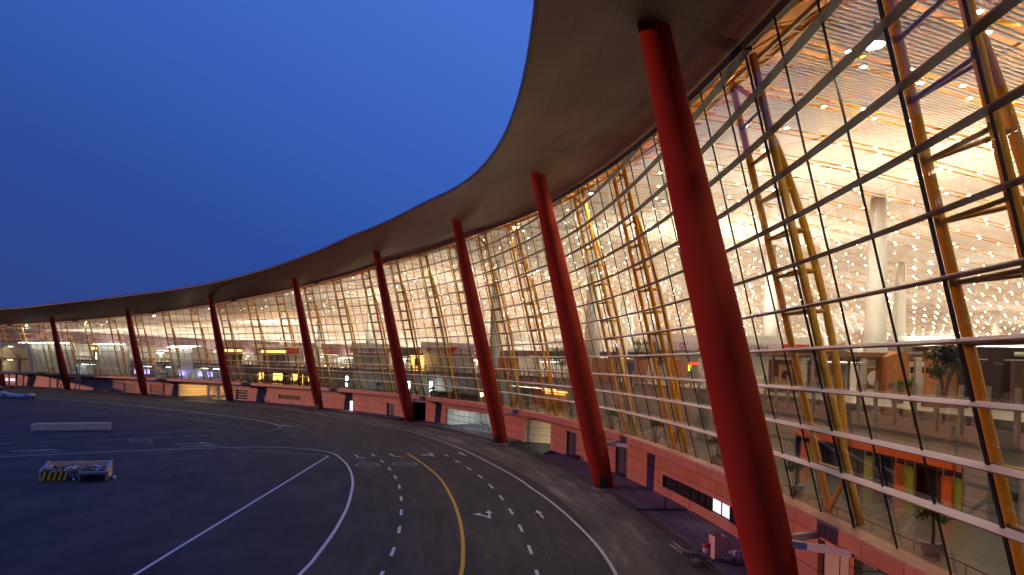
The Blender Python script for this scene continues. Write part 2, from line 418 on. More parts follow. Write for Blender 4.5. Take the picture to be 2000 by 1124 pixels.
def dashes(pts, ln, w, mm):
    b = MB()
    for i, p in enumerate(pts):
        a, c = Vector(pts[max(i - 1, 0)]), Vector(pts[min(i + 1, len(pts) - 1)]); t = (c - a).normalized()
        p = Vector(p); q = [Vector((*(p - t * ln / 2), 0)), Vector((*(p + t * ln / 2), 0))]
        ribbon(b, q, w, .0085)
    tag(b.build('road_dashes', M[mm]), kind='structure')
dashes([(-15.5, 85.36), (-13.61, 80.31), (-11.92, 74.81), (-10.52, 69.45), (-9.36, 64.19), (-8.4, 58.7), (-7.6, 53.33), (-6.91, 47.84), (-6.45, 42.28), (-6.27, 37.3)], 2.0, .19, 'white')
dashes([(-7.3, 86.73), (-5.69, 81.64), (-4.11, 76.27), (-2.74, 71.01), (-1.58, 65.54), (-.61, 60.1), (.18, 54.6), (.82, 49.12), (1.29, 43.48), (1.56, 38.2)], 2.1, .19, 'white')
dashes([(-59.64, 88.06), (-54.77, 90.9), (-49.96, 94.0), (-45.67, 97.2)], 2.4, .2, 'faint')
dashes([(-56.0, 79.6), (-51.46, 82.6), (-46.4, 86.2), (-42.04, 89.4)], 2.4, .2, 'faint')
dashes([(-56.31, 147.5), (-51.13, 142.6), (-47.42, 138.51), (-43.6, 133.76), (-40.26, 129.49), (-36.99, 125.19), (-33.95, 120.87)], 2.4, .22, 'faint')
dashes([(-46.19, 148.42), (-42.49, 144.45), (-38.88, 140.31), (-35.26, 135.96), (-31.56, 131.72), (-28.35, 127.44)], 2.4, .22, 'faint')
def arrow(x, y, ang, kind, m='white', k=1.0):
    b = MB(); z = .0088
    def put(poly):
        c, s_ = math.cos(ang), math.sin(ang)
        b.poly([(x + k * (px * c - py * s_), y + k * (px * s_ + py * c), z) for px, py in poly])
    if kind == 'straight':
        put([(-.1, -1.7), (.1, -1.7), (.1, .5), (-.1, .5)]); put([(-.33, .5), (.33, .5), (0, 1.7)])
    elif kind == 'fork':
        put([(.05, -1.7), (.25, -1.7), (.25, .5), (.05, .5)]); put([(-.18, .5), (.48, .5), (.15, 1.7)])
        put([(.05, -1.5), (.05, -.9), (-.65, .15), (-.65, -.35)]); put([(-.55, -.75), (-.55, .5), (-1.25, -.05)])
    else:
        put([(-.1, -1.7), (.1, -1.7), (.1, .9), (-.1, .9)]); put([(-.1, .9), (.1, .9), (-.35, 1.35), (-.5, 1.2)]); put([(-.45, 1.05), (-.25, 1.5), (-.8, 1.45)])
    tag(b.build('road_arrow', M[m]), kind='structure')
arrow(-1.5, 53.4, .06, 'fork', 'white', .85); arrow(2.25, 53.9, .14, 'straight', 'white', .85); arrow(-9.2, 87.0, .28, 'fork'); arrow(-5.6, 88.3, .3, 'straight')
arrow(-17.0, 83.8, 3.5, 'hook'); arrow(-13.3, 85.4, 3.5, 'hook'); arrow(-35.9, 120.3, .75, 'fork'); arrow(-32.9, 130.6, .75, 'straight', 'faint')
arrow(-52.2, 82.6, -.95, 'straight', 'white', 1.3); arrow(-50.6, 81.6, -.95, 'straight', 'faint', 1.3); arrow(-38.8, 92.6, -.95, 'straight', 'white', 1.3); arrow(-37.2, 90.4, -.95, 'straight', 'white', 1.3)
for x, y, tx, mm in ((-14.56, 77.19, '20', 'faint'), (-10.9, 78.63, '15', 'faint'), (-47.4, 96.2, '', 'faint'), (-45.7, 93.2, '', 'faint')):
    b = MB(); ring = []
    for i in range(29):
        a = 2 * math.pi * i / 28; ring.append([(x + 1.3 * math.cos(a), y + 1.5 * math.sin(a), .0085), (x + 1.05 * math.cos(a), y + 1.25 * math.sin(a), .0085)])
    b.grid(ring, flip=True); o = tag(b.build('speed_ring', M[mm]), kind='structure')
    if tx: text_mesh('speed_digits', tx, 1.3, M[mm], o, Matrix.Translation((x, y, .009)) @ Matrix.Rotation(.3, 4, 'Z'), 0)

# pavement with its kerb along the foot of the podium
for a, c in ((-50, 25.4), (26.5, 59.5), (74.5, 109), (115.5, 186), (208, 336)):
    b = MB(); rows, uvs = [], []; ss = srange(a, c, 3)
    for s in ss: rows.append([P(s, -3.85, .15), P(s, -1.9, .15), P(s, -.1, .15)]); uvs.append([(s, 0), (s, 2), (s, 3.8)])
    b.grid(rows, uvs, flip=True)
    for e in (a, c): b.quad(P(e, -3.85, 0), P(e, -.1, 0), P(e, -.1, .15), P(e, -3.85, .15))
    tag(b.build('pavement', M['pave']), kind='structure')
    b = MB()
    b.grid([[P(s, -.1, .0), P(s, -.1, .153), P(s, .05, .153), P(s, .06, .0)] for s in ss])
    tag(b.build('kerb', M['kerb']), kind='structure')

# ------------------------------------------------------------------ terminal building
TO = P(120, -4, 0)
T = empty('terminal_building', TO, 'curved glass airport terminal with lit hall, pink stone base and wide dark roof overhang', 'terminal')
def part(mb, name, m, parent=None): return mb.build(name, m, parent or T, TO)

# podium wall with its openings: (s0, s1, z0, z1)
OPEN = [(-1.5, 2.6, 0, 2.7), (3.1, 6.2, 0, 2.7), (15.9, 32.1, .85, 1.85), (41.2, 44.4, 0, 2.95), (56.2, 59.3, 0, 2.95), (64.6, 73.5, 0, 3.3), (85.3, 101.9, 0, 2.95),
        (109.5, 114.6, 0, 3.3), (121.4, 124.3, 0, 2.6), (137.4, 138.5, 0, 2.1), (157.7, 166.3, 1.25, 2.2), (178.6, 183.3, .2, 2.8), (187.0, 207.2, 0, 3.3),
        (212.9, 219.3, .35, 2.7), (225.7, 231.1, .35, 2.7), (288.0, 296.4, 1.3, 2.3), (305.6, 311.0, .8, 2.6)]
WN, WT = -3.8, 3.3
def wall():
    b = MB()
    brk = sorted(set([S0, S1] + [q for o in OPEN for q in o[:2]] + [float(x) for x in np.arange(S0, S1, 3)]))
    for a, c in zip(brk[:-1], brk[1:]):
        mid = (a + c) / 2; op = [o for o in OPEN if o[0] < mid < o[1]]
        zs = [(0, WT)]
        if op: zs = [(0, op[0][2]), (op[0][3], WT)]
        for z0, z1 in zs:
            if z1 - z0 > .02: b.quad(P(c, WN, z0), P(a, WN, z0), P(a, WN, z1), P(c, WN, z1), [(c, z0), (a, z0), (a, z1), (c, z1)])
    for s0, s1, z0, z1 in OPEN:      # reveals
        d = .35
        for e in (s0, s1): b.quad(P(e, WN, z0), P(e, WN - d, z0), P(e, WN - d, z1), P(e, WN, z1), [(0, z0), (d, z0), (d, z1), (0, z1)])
        ss = srange(s0, s1, 3)
        for z in (z0, z1):
            if z > 0.01: b.grid([[P(s, WN, z), P(s, WN - d, z)] for s in ss], [[(s, 0), (s, d)] for s in ss])
    part(b, 'podium_wall', M['podium'])
    ss = srange(S0, S1, 3)
    b = MB(); b.grid([[P(s, -3.62, 3.32), P(s, -3.62, 3.98)] for s in ss], [[(s, 3.3), (s, 3.98)] for s in ss]); b.grid([[P(s, -3.85, 3.31), P(s, -3.62, 3.31)] for s in ss])
    part(b, 'louvre_strip', M['strip'])
    b = MB()
    b.grid([[P(s, -3.9, 3.985), P(s, -1.5, 3.985), P(s, -1.4, 4.08), P(s, -1.4, 4.62), P(s, -1.48, 4.70), P(s, -2.3, 4.70)] for s in ss],
           [[(s, 0), (s, 2.4), (s, 2.5), (s, 3.1), (s, 3.2), (s, 4.0)] for s in ss])
    part(b, 'ledge', M['band'])
wall()
def recess(s0, s1, z1, d, m, name='recess_wall', z0=0, back=True, floor=None, ceil=True):
    ss = srange(s0, s1, 3); n0 = WN - .35
    b = MB()
    if back: b.grid([[P(s, n0 - d, z0), P(s, n0 - d, z1)] for s in ss], [[(s, z0), (s, z1)] for s in ss])
    for e in (s0, s1): b.quad(P(e, n0, z0), P(e, n0 - d, z0), P(e, n0 - d, z1), P(e, n0, z1), [(0, z0), (d, z0), (d, z1), (0, z1)])
    if ceil: b.grid([[P(s, n0, z1), P(s, n0 - d, z1)] for s in ss], [[(s, 0), (s, d)] for s in ss])
    return part(b, name, m)
def pane(s0, s1, z0, z1, n, m, name='window_pane', parent=None):
    ss = srange(s0, s1, 3); b = MB(); b.grid([[P(s, n, z0), P(s, n, z1)] for s in ss], [[(s, z0), (s, z1)] for s in ss]); return part(b, name, m, parent)
def bars(mb, s0, s1, z0, z1, n, sv, zh, w=.07):
    for s in sv: mb.beam(P(s, n, z0), P(s, n, z1), w, .1, up=P(s, 1, 0))
    for z in zh:
        ss = srange(s0, s1, 3)
        for a, c in zip(ss[:-1], ss[1:]): mb.beam(P(a, n, z), P(c, n, z), .1, w)
# doors
def door(s0, s1, z1, m='navy', leaves=2):
    b = MB(); bars(b, s0, s1, 0, z1, WN - .3, (s0 + .06, s1 - .06), (z1 - .06,), .12)
    fr = part(b, 'door_frame', M['steel'])
    w = (s1 - s0) / leaves
    for i in range(leaves):
        a, c = s0 + i * w + .08, s0 + (i + 1) * w - .08
        d = pane(a, c, .17, z1 - .12, WN - .33, M[m], 'door')
        b = MB(); b.beam(P(a + .2 if i else c - .2, WN - .26, .95), P(a + .2 if i else c - .2, WN - .26, 1.3), .04, .04); part(b, 'handle', M['steel'], d)
door(41.2, 44.4, 2.95); door(56.2, 59.3, 2.95); door(121.4, 124.3, 2.6)
# strip window
for a, c, lit in ((29.3, 32.0, 0), (26.4, 29.2, 0), (24.8, 26.3, 0), (23.4, 24.7, 0), (22.0, 23.3, 0), (20.3, 21.9, 1), (18.8, 20.2, 1), (17.4, 18.7, 0), (16.0, 17.3, 0)):
    pane(a, c, .87, 1.83, WN - .2, M['winlit'] if lit else M['dglass'])
b = MB(); bars(b, 15.9, 32.1, .85, 1.85, WN - .17, (15.95, 17.35, 18.75, 20.25, 21.95, 23.35, 24.75, 26.35, 29.25, 32.05), (.88, 1.82), .06); part(b, 'window_frame', M['mullion'])
# open passage with its beige angled wall
recess(64.6, 73.5, 3.3, 9, M['beige'])
b = MB(); b.quad(P(73.4, -4.3, .02), P(66.5, -12.0, .02), P(66.5, -12.0, 3.25), P(73.4, -4.3, 3.25), [(0, 0), (10.3, 0), (10.3, 3.25), (0, 3.25)]); part(b, 'passage_wall', M['beige'])
b = MB(); b.box(P(67.2, -6.2, 3.24), (.9, .9, .08)); part(b, 'passage_lamp', M['passlamp'])
# glazed entrance
recess(85.3, 101.9, 2.95, 7, M['wcore'])
pane(85.3, 101.9, .05, 2.93, WN - .3, M['glass'], 'entrance_glazing')
b = MB(); bars(b, 85.3, 101.9, .05, 2.93, WN - .25, np.linspace(85.4, 101.8, 9), (.1, 1.0, 1.9, 2.88), .09); part(b, 'entrance_frame', M['dwhite'])
for s in (88, 93.5, 99):
    b = MB(); b.box(P(s, -7.2, 2.9), (2.6, .5, .06), hd(s)); part(b, 'ceiling_panel_light', M['entlamp'])
b = MB(); b.box(P(94, -9, .55), (3.4, .7, 1.1), hd(94)); part(b, 'entrance_counter', M['beigep'])
# dark passage
recess(109.5, 114.6, 3.3, 10, M['black'])
# lit slit, louvre window, grille window, vents, far lit windows
pane(137.4, 138.5, .17, 2.08, WN - .25, M['panelw'], 'lit_door')
pane(157.7, 166.3, 1.25, 2.2, WN - .22, M['dark'], 'vent_panel'); b = MB()
for z in np.arange(1.3, 2.2, .12): bars(b, 157.7, 166.3, 0, 0, WN - .15, (), (z,), .03)
part(b, 'louvre', M['dark'])
pane(178.6, 183.3, .2, 2.8, WN - .3, M['dglass']); b = MB(); bars(b, 178.6, 183.3, .2, 2.8, WN - .25, np.linspace(178.65, 183.25, 4), (.25, .9, 1.55, 2.2, 2.75), .08); part(b, 'window_frame', M['steel'])
for a, c in ((212.9, 219.3), (225.7, 231.1)):
    pane(a, c, .35, 2.7, WN - .18, M['strip'], 'vent_panel'); b = MB()
    for z in np.arange(.4, 2.7, .15): bars(b, a, c, 0, 0, WN - .1, (), (z,), .06)
    part(b, 'louvre', M['band'])
for a, c, z0, z1 in ((288.0, 296.4, 1.3, 2.3), (305.6, 311.0, .8, 2.6)):
    pane(a, c, z0, z1, WN - .22, M['winlit']); b = MB(); bars(b, a, c, z0, z1, WN - .17, np.linspace(a + .05, c - .05, 3), (z0 + .03, (z0 + z1) / 2, z1 - .03), .1); part(b, 'window_frame', M['dwhite'])
# lit baggage bay
recess(187.0, 207.2, 3.3, 12, M['baywall'], 'bay_wall')
for s, n in ((191.4, -4.6), (195.6, -4.8)): b = MB(); b.lathe([(.45, 0), (.45, 3.3)], 14, P(s, n, 0)); part(b, 'bay_pillar', M['cream'])
for s in (189.5, 193.5, 197.5, 201.0, 204.5):
    b = MB(); b.lathe([(.22, 0), (.22, .06)], 12, P(s, -12.5, 3.2)); part(b, 'bay_lamp', M['baylamp'])
    b = MB(); b.lathe([(.3, 0), (.3, .06)], 12, P(s, -8.0, 3.2)); part(b, 'bay_lamp', M['baylamp'])
# near service openings
recess(-1.5, 2.6, 2.7, 5, M['beige']); b = MB(); b.box(P(.6, -6, 2.64), (1.4, .4, .06), hd(0)); part(b, 'service_lamp', M['panelw'])
pane(3.2, 4.5, .17, 2.6, WN - .3, M['beigep'], 'door'); pane(4.6, 6.1, .17, 2.6, WN - .3, M['beigep'], 'door')
# plain core behind the podium so that no daylight shows through
b = MB(); ss = srange(S0, S1, 6); b.grid([[P(s, -17, 0), P(s, -17, 4.4)] for s in ss], flip=True); part(b, 'podium_core', M['black'])

# lower concourse floor, inner wall, upper slab
ss = srange(S0, S1, 3)
b = MB(); b.grid([[P(s, -2.25, 4.65), P(s, -5, 4.65), P(s, -16, 4.65)] for s in ss], [[(s, 2), (s, 5), (s, 16)] for s in ss], flip=True); b.grid([[P(s, -2.25, 4.4), P(s, -16, 4.4)] for s in ss]); part(b, 'lower_floor', M['floor'])
IW = -8.0
NICHE = [(68.7, 89.4, 4.4, 7.3), (159.6, 184.2, 2.2, 7.3), (196, 232, 5.5, 7.6), (252, 300, 5.5, 7.6)]
def inner_wall():
    b = MB(); brk = sorted(set([S0, S1, 1.9, 18.2] + [q for o in NICHE for q in o[:2]] + [float(x) for x in np.arange(S0, S1, 3)]))
    for a, c in zip(brk[:-1], brk[1:]):
        mid = (a + c) / 2; z0 = 4.65; op = [o for o in NICHE if o[0] < mid < o[1]]
        if op: z0 = op[0][3]
        if 1.9 < mid < 18.2: z0 = 6.75
        b.quad(P(c, IW, z0), P(a, IW, z0), P(a, IW, 8.02), P(c, IW, 8.02), [(c, z0), (a, z0), (a, 8), (c, 8)])
    for s0, s1, d, z1 in NICHE:
        st = srange(s0, s1, 3)
        b.grid([[P(s, IW - d, 4.65), P(s, IW - d, z1)] for s in st], [[(s, 4.65), (s, z1)] for s in st]); b.grid([[P(s, IW, z1), P(s, IW - d, z1)] for s in st])
        for e in (s0, s1): b.quad(P(e, IW, 4.65), P(e, IW - d, 4.65), P(e, IW - d, z1), P(e, IW, z1), [(0, 4.65), (d, 4.65), (d, z1), (0, z1)])
    part(b, 'inner_wall', M['iwall'])
inner_wall()
pane(1.9, 18.2, 6.55, 6.95, IW + .06, M['orange'], 'door_header'); pane(1.9, 18.2, 4.66, 6.6, IW - .5, M['dglass'], 'door_glazing')
for s0, s1, m in ((1.9, 2.5, 'green'), (2.5, 3.3, 'orange'), (5.5, 6.3, 'green'), (6.3, 7.1, 'orange'), (9.2, 10.0, 'green'), (15.4, 16.4, 'green'), (16.4, 17.4, 'orange')):
    b = MB(); b.hexa([P(s0, IW - .1, 4.66), P(s1, IW - .1, 4.66), P(s1, IW + .05, 4.66), P(s0, IW + .05, 4.66), P(s0, IW - .1, 6.25), P(s1, IW - .1, 6.25), P(s1, IW + .05, 6.25), P(s0, IW + .05, 6.25)]); part(b, 'door_jamb', M[m])
for q in (1.9, 2.5, 3.3, 5.5, 6.3, 7.1, 9.2, 10, 12.5, 15.4, 17.4): b = MB(); bars(b, 1.9, 18.2, 4.66, 6.55, IW - .02, (q,), (), .05); part(b, 'door_post', M['steel'])
b = MB(); b.box(P(-1.2, IW + .04, 6.1), (.5, .05, .35), hd(-1)); part(b, 'wall_plate', M['dark'])
# upper slab with balustrade
b = MB(); b.grid([[P(s, IW + .1, 8.0), P(s, IW + .15, 8.0), P(s, IW + .15, 8.55), P(s, IW - .12, 8.55), P(s, IW - .12, 8.95), P(s, IW - .4, 8.96)] for s in ss]); b.grid([[P(s, IW - 8, 8.0), P(s, IW + .1, 8.0)] for s in ss]); part(b, 'slab_edge', M['slab'])
b = MB(); rows, uvs = [], []
for s in srange(S0, S1, 6): rows.append([P(s, n, 8.95) for n in (-8.3, -30, -80, -160, -262)]); uvs.append([(s, n) for n in (-8.3, -30, -80, -160, -262)])
b.grid(rows, uvs, flip=True); part(b, 'hall_floor', M['floorhi'])
bal = MB(); ss = srange(-40, 330, 3); bal.grid([[P(s, IW + .02, 8.7), P(s, IW + .02, 10.05)] for s in ss]); part(bal, 'balustrade_glass', M['balglass'])
b = MB()
for a, c in zip(ss[:-1], ss[1:]): b.beam(P(a, IW - .12, 9.55), P(c, IW - .12, 9.55), .07, .07)
part(b, 'handrail', M['rail'])
b = MB()
for i, s in enumerate(np.arange(-36, 330, 1.72)):
    p = P(s, IW + .2, 9.2); b.box(p, (.2, .14, 2.1), hd(s))
o = part(b, 'balustrade_posts', M['post']); o['kind'] = 'stuff'
b = MB()
for a, c in zip(ss[:-1], ss[1:]): b.tube([P(a, -2.75, 4.95), P(c, -2.75, 4.95)], .025, 6, False)
for s in np.arange(-40, 330, 1.5): b.tube([P(s, -2.75, 4.65), P(s, -2.75, 4.95)], .02, 5, False)
part(b, 'bumper_rail', M['mullion'])

# curtain wall: one frame of mullions per 12 m bay, its glazing below it
for k in range(-4, 28):
    b = MB()
    for j in range(4):
        s = SW(12 * k + 3 * j - .8); w = .15 if (j == 0 and k in (-2, 0, 4, 8, 15, 20)) or (k, j) == (-1, 1) else .075
        zt = float(ZT(s)); b.beam(P(s, NG(4.7) + .0, 4.7), P(s, NG(zt) + .0, zt), w, .05, up=(math.sin(-hd(s)), math.cos(hd(s)), 0))
    fr = part(b, 'curtain_wall_bay', M['mullion'])
    b = MB()
    for j in range(4):
        s, e = SW(12 * k + 3 * j - .8), SW(12 * k + 3 * j + 2.2); z0, z1 = float(ZT(s)), float(ZT(e))
        b.quad(P(e, NG(4.7) - .08, 4.7), P(s, NG(4.7) - .08, 4.7), P(s, NG(z0) - .08, z0), P(e, NG(z1) - .08, z1))
    part(b, 'glazing', M['glass'], fr)
# horizontal fins
FS = np.arange(-48, 336.1, 1.5)
for k in range(15):
    z = Z1 + DZ * k; n = NG(z)
    runs, cur = [], []
    for s in FS:
        if ZT(s) > z + .15: cur.append(s)
        elif cur: runs.append(cur); cur = []
    if cur: runs.append(cur)
    runs = [r for r in runs if len(r) > 3]
    if not runs: continue
    b = MB()
    for r in runs:
        rows = [[P(s, n - .04, z - .03), P(s, n + .29, z - .03), P(s, n + .30, z + .01), P(s, n - .04, z + .13), P(s, n - .04, z - .03)] for s in r]
        b.grid(rows)
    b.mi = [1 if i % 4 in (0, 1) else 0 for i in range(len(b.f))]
    part(b, 'transom', [M['fin'], M['fin_shade']])
# trusses behind the glass: chord A at the left with the foot brace, B at the right, C bowed inwards from B
for k in range(-4, 28):
    sa, sb = SW(12 * k + 2.85), SW(12 * k + .05); zt = float(min(ZT(sa), ZT(sb))) + .1
    zs = [4.68] + [Z1 + DZ * i for i in range(15) if Z1 + DZ * i < zt - .5]; ztop = zt
    zc0, zc1 = 7.6, ztop - 3.2
    def w(z):
        t = (z - zc0) / (zc1 - zc0)
        return 0 if t <= 0 or t >= 1 else math.sin(math.pi * t) ** .7
    A = lambda z: P(sa, NG(z) - .65, z)
    B = lambda z: P(sb, NG(z) - .65, z)
    def Cc(z): return P(sb + .4 * w(z), NG(z) - .65 - .78 * w(z), z)
    zz = np.linspace(4.66, ztop, 18); z2 = np.linspace(zc0, zc1, 22)
    b = MB(); b.tube([A(z) for z in zz], .15, 10); tr = part(b, 'truss', M['truss'])
    for fn, zl, r in ((B, zz, .16), (Cc, z2, .15)):
        b = MB(); b.tube([fn(z) for z in zl], r, 10); part(b, 'chord', M['truss'], tr)
    for z in zs[1:]:
        b = MB(); b.tube([A(z), B(z)], .07, 6, False)
        if w(z) > .05: b.tube([A(z), Cc(z)], .07, 6, False); b.tube([B(z), Cc(z)], .07, 6, False)
        part(b, 'brace', M['truss'], tr)
    for q in ((A(4.68), B(zs[1])), (A(ztop - .1), B(zs[-1]))): b = MB(); b.tube(q, .11, 8, False); part(b, 'brace', M['truss'], tr)

# roof: soffit, edge, top
def roof():
    ss = srange(S0, S1, 3)
    rows, uvs, edge, top = [], [], [], []
    for s in ss:
        zt, zc, ze, ne = float(ZT(s)), float(ZCOL(s)), float(ZE(s)), float(NE(s)); n0 = NG(zt) - .35; nc = .2431 * zc
        r, u = [], []
        for i in range(13):
            t = i / 12; n = n0 + (ne - n0) * t
            # parabola through glass head, column head and edge
            tc = (nc - n0) / (ne - n0)
            z = (zt + .12) * ((t - tc) * (t - 1)) / (tc) + zc * (t * (t - 1)) / (tc * (tc - 1)) + ze * (t * (t - tc)) / (1 - tc)
            r.append(P(s, n, z)); u.append((s, n))
        rows.append(r); uvs.append(u)
        edge.append([P(s, ne, ze), P(s, ne + .12, ze + .06), P(s, ne + .15, ze + .28), P(s, ne, ze + .48), P(s, ne - 1.2, ze + .7)])
        top.append([P(s, ne - 1.2, ze + .7)] + [P(s, n0 - v, float(ZC(s, v)) + 3.6) for v in (0, 15, 60, 140, 262)])
    b = MB(); b.grid(rows, uvs, smooth=True); part(b, 'soffit', M['soffit'])
    b = MB(); b.grid(edge, smooth=True); part(b, 'roof_edge', M['fascia'])
    b = MB(); b.grid(top, smooth=True); part(b, 'roof', M['roof'])
    b = MB(); rr = []
    for s in ss:
        n0 = NG(float(ZT(s))) - .35
        rr.append([P(s, n0, float(ZT(s)) + .12)] + [P(s, n0 - v, float(ZC(s, max(v - .35, 0))) + 2.3) for v in (.5, 15, 60, 140, DEPTH + 5)])
    b.grid(rr, flip=True); part(b, 'roof_deck', M['deck'])
    b = MB()
    b.grid([[P(s, NG(10) - DEPTH - 2, 8.9), P(s, NG(10) - DEPTH - 2, 25)] for s in ss], flip=True)
    for s in (S0 + .2, S1 - .2): b.quad(P(s, -2.2, 0), P(s, -262, 0), P(s, -262, 26), P(s, 3, 26))
    part(b, 'end_wall', M['farwall'])
roof()

# slatted ceiling
def ceiling():
    ang = R(57); d = np.array([math.sin(ang), math.cos(ang)]); e = np.array([math.cos(ang), -math.sin(ang)])
    SP, STEP, MOD = .30, 1.155, 6
    ks = np.arange(-1100, 700); V, F = [], []; lights = []
    ts = np.arange(-40, 400) * STEP
    base = np.array([0., 60.])
    nv = 0; allV = []
    for k in ks:
        if k % 17 in (0, 3):
            pts = base + e * (k * SP) + np.outer(ts[::4] + (.5 if k % 17 else 2.9) + RNG.uniform(-.3, .3), d)
            pts = pts[RNG.random(len(pts)) > .2]
            ok = (pts[:, 1] > -30) & (pts[:, 0] < .8 * pts[:, 1] + 45) & (pts[:, 0] > -1.1 * pts[:, 1] - 60) & (pts[:, 1] < 480)
            pts = pts[ok]
            if len(pts): lights.append(pts)
            continue
        pts = base + e * (k * SP) + np.outer(ts, d)
        ok = (pts[:, 1] > -30) & (pts[:, 0] < .8 * pts[:, 1] + 45) & (pts[:, 0] > -1.1 * pts[:, 1] - 60) & (pts[:, 1] < 480)
        if not ok.any(): continue
        idx = np.where(ok)[0]; pts = pts[idx]
        s, n = SN(pts); v = NG(ZT(s)) - n
        ins = (s > S0) & (s < S1) & (v > 1.8) & (v < DEPTH)
        z = ZC(s, np.clip(v, 0, None))
        # merge runs inside one module
        runs = []; start = None
        for i in range(len(pts)):
            if ins[i] and start is None: start = i
            if start is not None:
                last = (i == len(pts) - 1) or (not ins[i + 1])
                if last or (idx[i] % MOD == 0 and i > start):
                    if i > start: runs.append((start, i))
                    start = None if last else i
        if not runs: continue
        a = np.array([r[0] for r in runs]); c = np.array([r[1] for r in runs])
        p0 = pts[a] + d * .06; p1 = pts[c] - d * .06; z0, z1 = z[a], z[c]
        hw = e * .082
        for (pp, zz) in ((p0, z0), (p1, z1)):
            pass
        blk = np.empty((len(runs), 8, 3))
        for q, (pp, zz, sg, dz) in enumerate(((p0, z0, -1, 0), (p0, z0, 1, 0), (p0, z0, 1, .02), (p0, z0, -1, .02), (p1, z1, -1, 0), (p1, z1, 1, 0), (p1, z1, 1, .02), (p1, z1, -1, .02))):
            blk[:, q, :2] = pp + sg * hw; blk[:, q, 2] = zz + dz
        allV.append(blk.reshape(-1, 3))
    V = np.concatenate(allV); nb = len(V) // 8
    fq = np.array([(0, 1, 5, 4), (1, 2, 6, 5), (2, 3, 7, 6), (3, 0, 4, 7)])
    F = (np.arange(nb)[:, None, None] * 8 + fq[None]).reshape(-1, 4)
    me = bpy.data.meshes.new('ceiling_slats'); V = V - np.array(TO)
    me.vertices.add(len(V)); me.vertices.foreach_set('co', V.ravel())
    me.loops.add(F.size); me.loops.foreach_set('vertex_index', F.ravel())
    me.polygons.add(len(F)); me.polygons.foreach_set('loop_start', np.arange(0, F.size, 4)); me.polygons.foreach_set('loop_total', np.full(len(F), 4))
    me.update(calc_edges=True); me.materials.append(M['slat'])
    o = bpy.data.objects.new('ceiling_slats', me); COL.objects.link(o); o.parent = T
    L = np.concatenate(lights); s, n = SN(L); v = NG(ZT(s)) - n
    ok = (s > S0 + 2) & (s < S1 - 2) & (v > 4) & (v < DEPTH - 3)
    L, s, v = L[ok], s[ok], v[ok]; z = ZC(s, v)
    return np.column_stack([L, z + .03])
LP = ceiling()
# space frame in the void above the slats
b = MB()
for s in np.arange(-30, 200, 6.0):
    for v0 in np.arange(0, 42, 6.0):
        q = lambda ds, dv, dz: (lambda S, V: P(S, NG(float(ZT(S))) - V - .8, float(ZC(S, V)) + dz))(s + ds, v0 + dv)
        a = q(0, 0, .6)
        b.tube([a, q(6, 0, .6)], .09, 5, False); b.tube([a, q(0, 6, .6)], .09, 5, False)
        c = q(3, 3, 2.0)
        for o_ in ((0, 0), (6, 0), (0, 6), (6, 6)): b.tube([q(*o_, .6), c], .06, 5, False)
part(b, 'space_frame', M['gold'])

b = MB()
for s in np.arange(-48, 330, 3.0):
    q = lambda ds, v, dz: P(s + ds, NG(float(ZT(s + ds))) - v, float(ZT(s + ds)) + dz)
    b.tube([q(0, .9, .0), q(3, .9, .0)], .10, 6, False); b.tube([q(0, 1.9, .5), q(3, 1.9, .5)], .09, 6, False); b.tube([q(0, .9, 0), q(1.5, 1.9, .5)], .06, 5, False); b.tube([q(1.5, 1.9, .5), q(3, .9, 0)], .06, 5, False)
part(b, 'eave_girder', M['gold'])
b = MB(); ss = srange(S0, S1, 3); b.grid([[P(s, NG(float(ZT(s))) + .12, float(ZT(s)) - .12), P(s, NG(float(ZT(s))) + .12, float(ZT(s)) + .25)] for s in ss]); part(b, 'head_frame', M['mullion'])

# ------------------------------------------------------------------ downlights
order = np.argsort((LP[:, 0])**2 + (LP[:, 1])**2 + 1e6 * (LP[:, 0] > .75 * LP[:, 1] + 12))
LP = LP[order]
b = MB(); b.m = 0; b.lathe([(.085, .03), (.085, .0)], 10); b.m = 1; b.grid([[(.15 * math.cos(a), .15 * math.sin(a), -.02), (.15 * math.cos(a), .15 * math.sin(a), .04)] for a in np.linspace(0, 6.2832, 13)])
dl = b.build('ceiling_downlight', [M['lamp'], M['slat']])
tag(dl, 'small round downlight recessed in a slot of the slatted white hall ceiling', 'ceiling light', 'round downlights in the slatted hall ceiling')
dl.location = LP[0]
for p in LP[1:300]: dup(dl, tuple(p))
b = MB()
for p in LP[300:]: b.lathe([(.062, .02), (.062, 0)], 5, tuple(p), False)
tag(b.build('distant_downlights', M['lamp']), 'hundreds of distant downlights dotting the far hall ceiling', 'ceiling lights', kind='stuff')
# fittings on the inside of the facade
fac = None
for i, (s, z, lab) in enumerate(((-8.0, 20.2, 'large round floodlight hung by the truss nearest the camera'), (34.5, 25.3, 'round floodlight under the roof between the first and second red columns'), (61.0, 26.9, 'round floodlight tucked under the roof just right of the third red column'), (150.0, 25.2, 'round floodlight under the roof left of the fifth red column'), (187.0, 22.6, 'round floodlight under the roof by the sixth red column'), (211.0, 21.2, 'round floodlight before the right white stair core'), (242.0, 19.8, 'round floodlight before the left white stair core'), (274.0, 19.0, 'round floodlight above the boarding bridge end'))):  # last three floodlights added to brighten the white stair cores
    p = P(s, NG(z) - 1.0, z)
    if fac is None:
        fac = empty('floodlight', p, lab, 'floodlight', 'floodlights along the head of the glass')
        b = MB(); b.lathe([(.30, .22), (.34, .0), (.31, -.01)], 16); b.tube([(0, 0, .2), (0, 0, .7)], .03, 6); b.build('housing', M['steel'], fac)
        b = MB(); b.lathe([(.29, -.005), (.27, -.03)], 16); b.build('lens', M['flood'], fac)
    else: dup(fac, p, 0, lab)

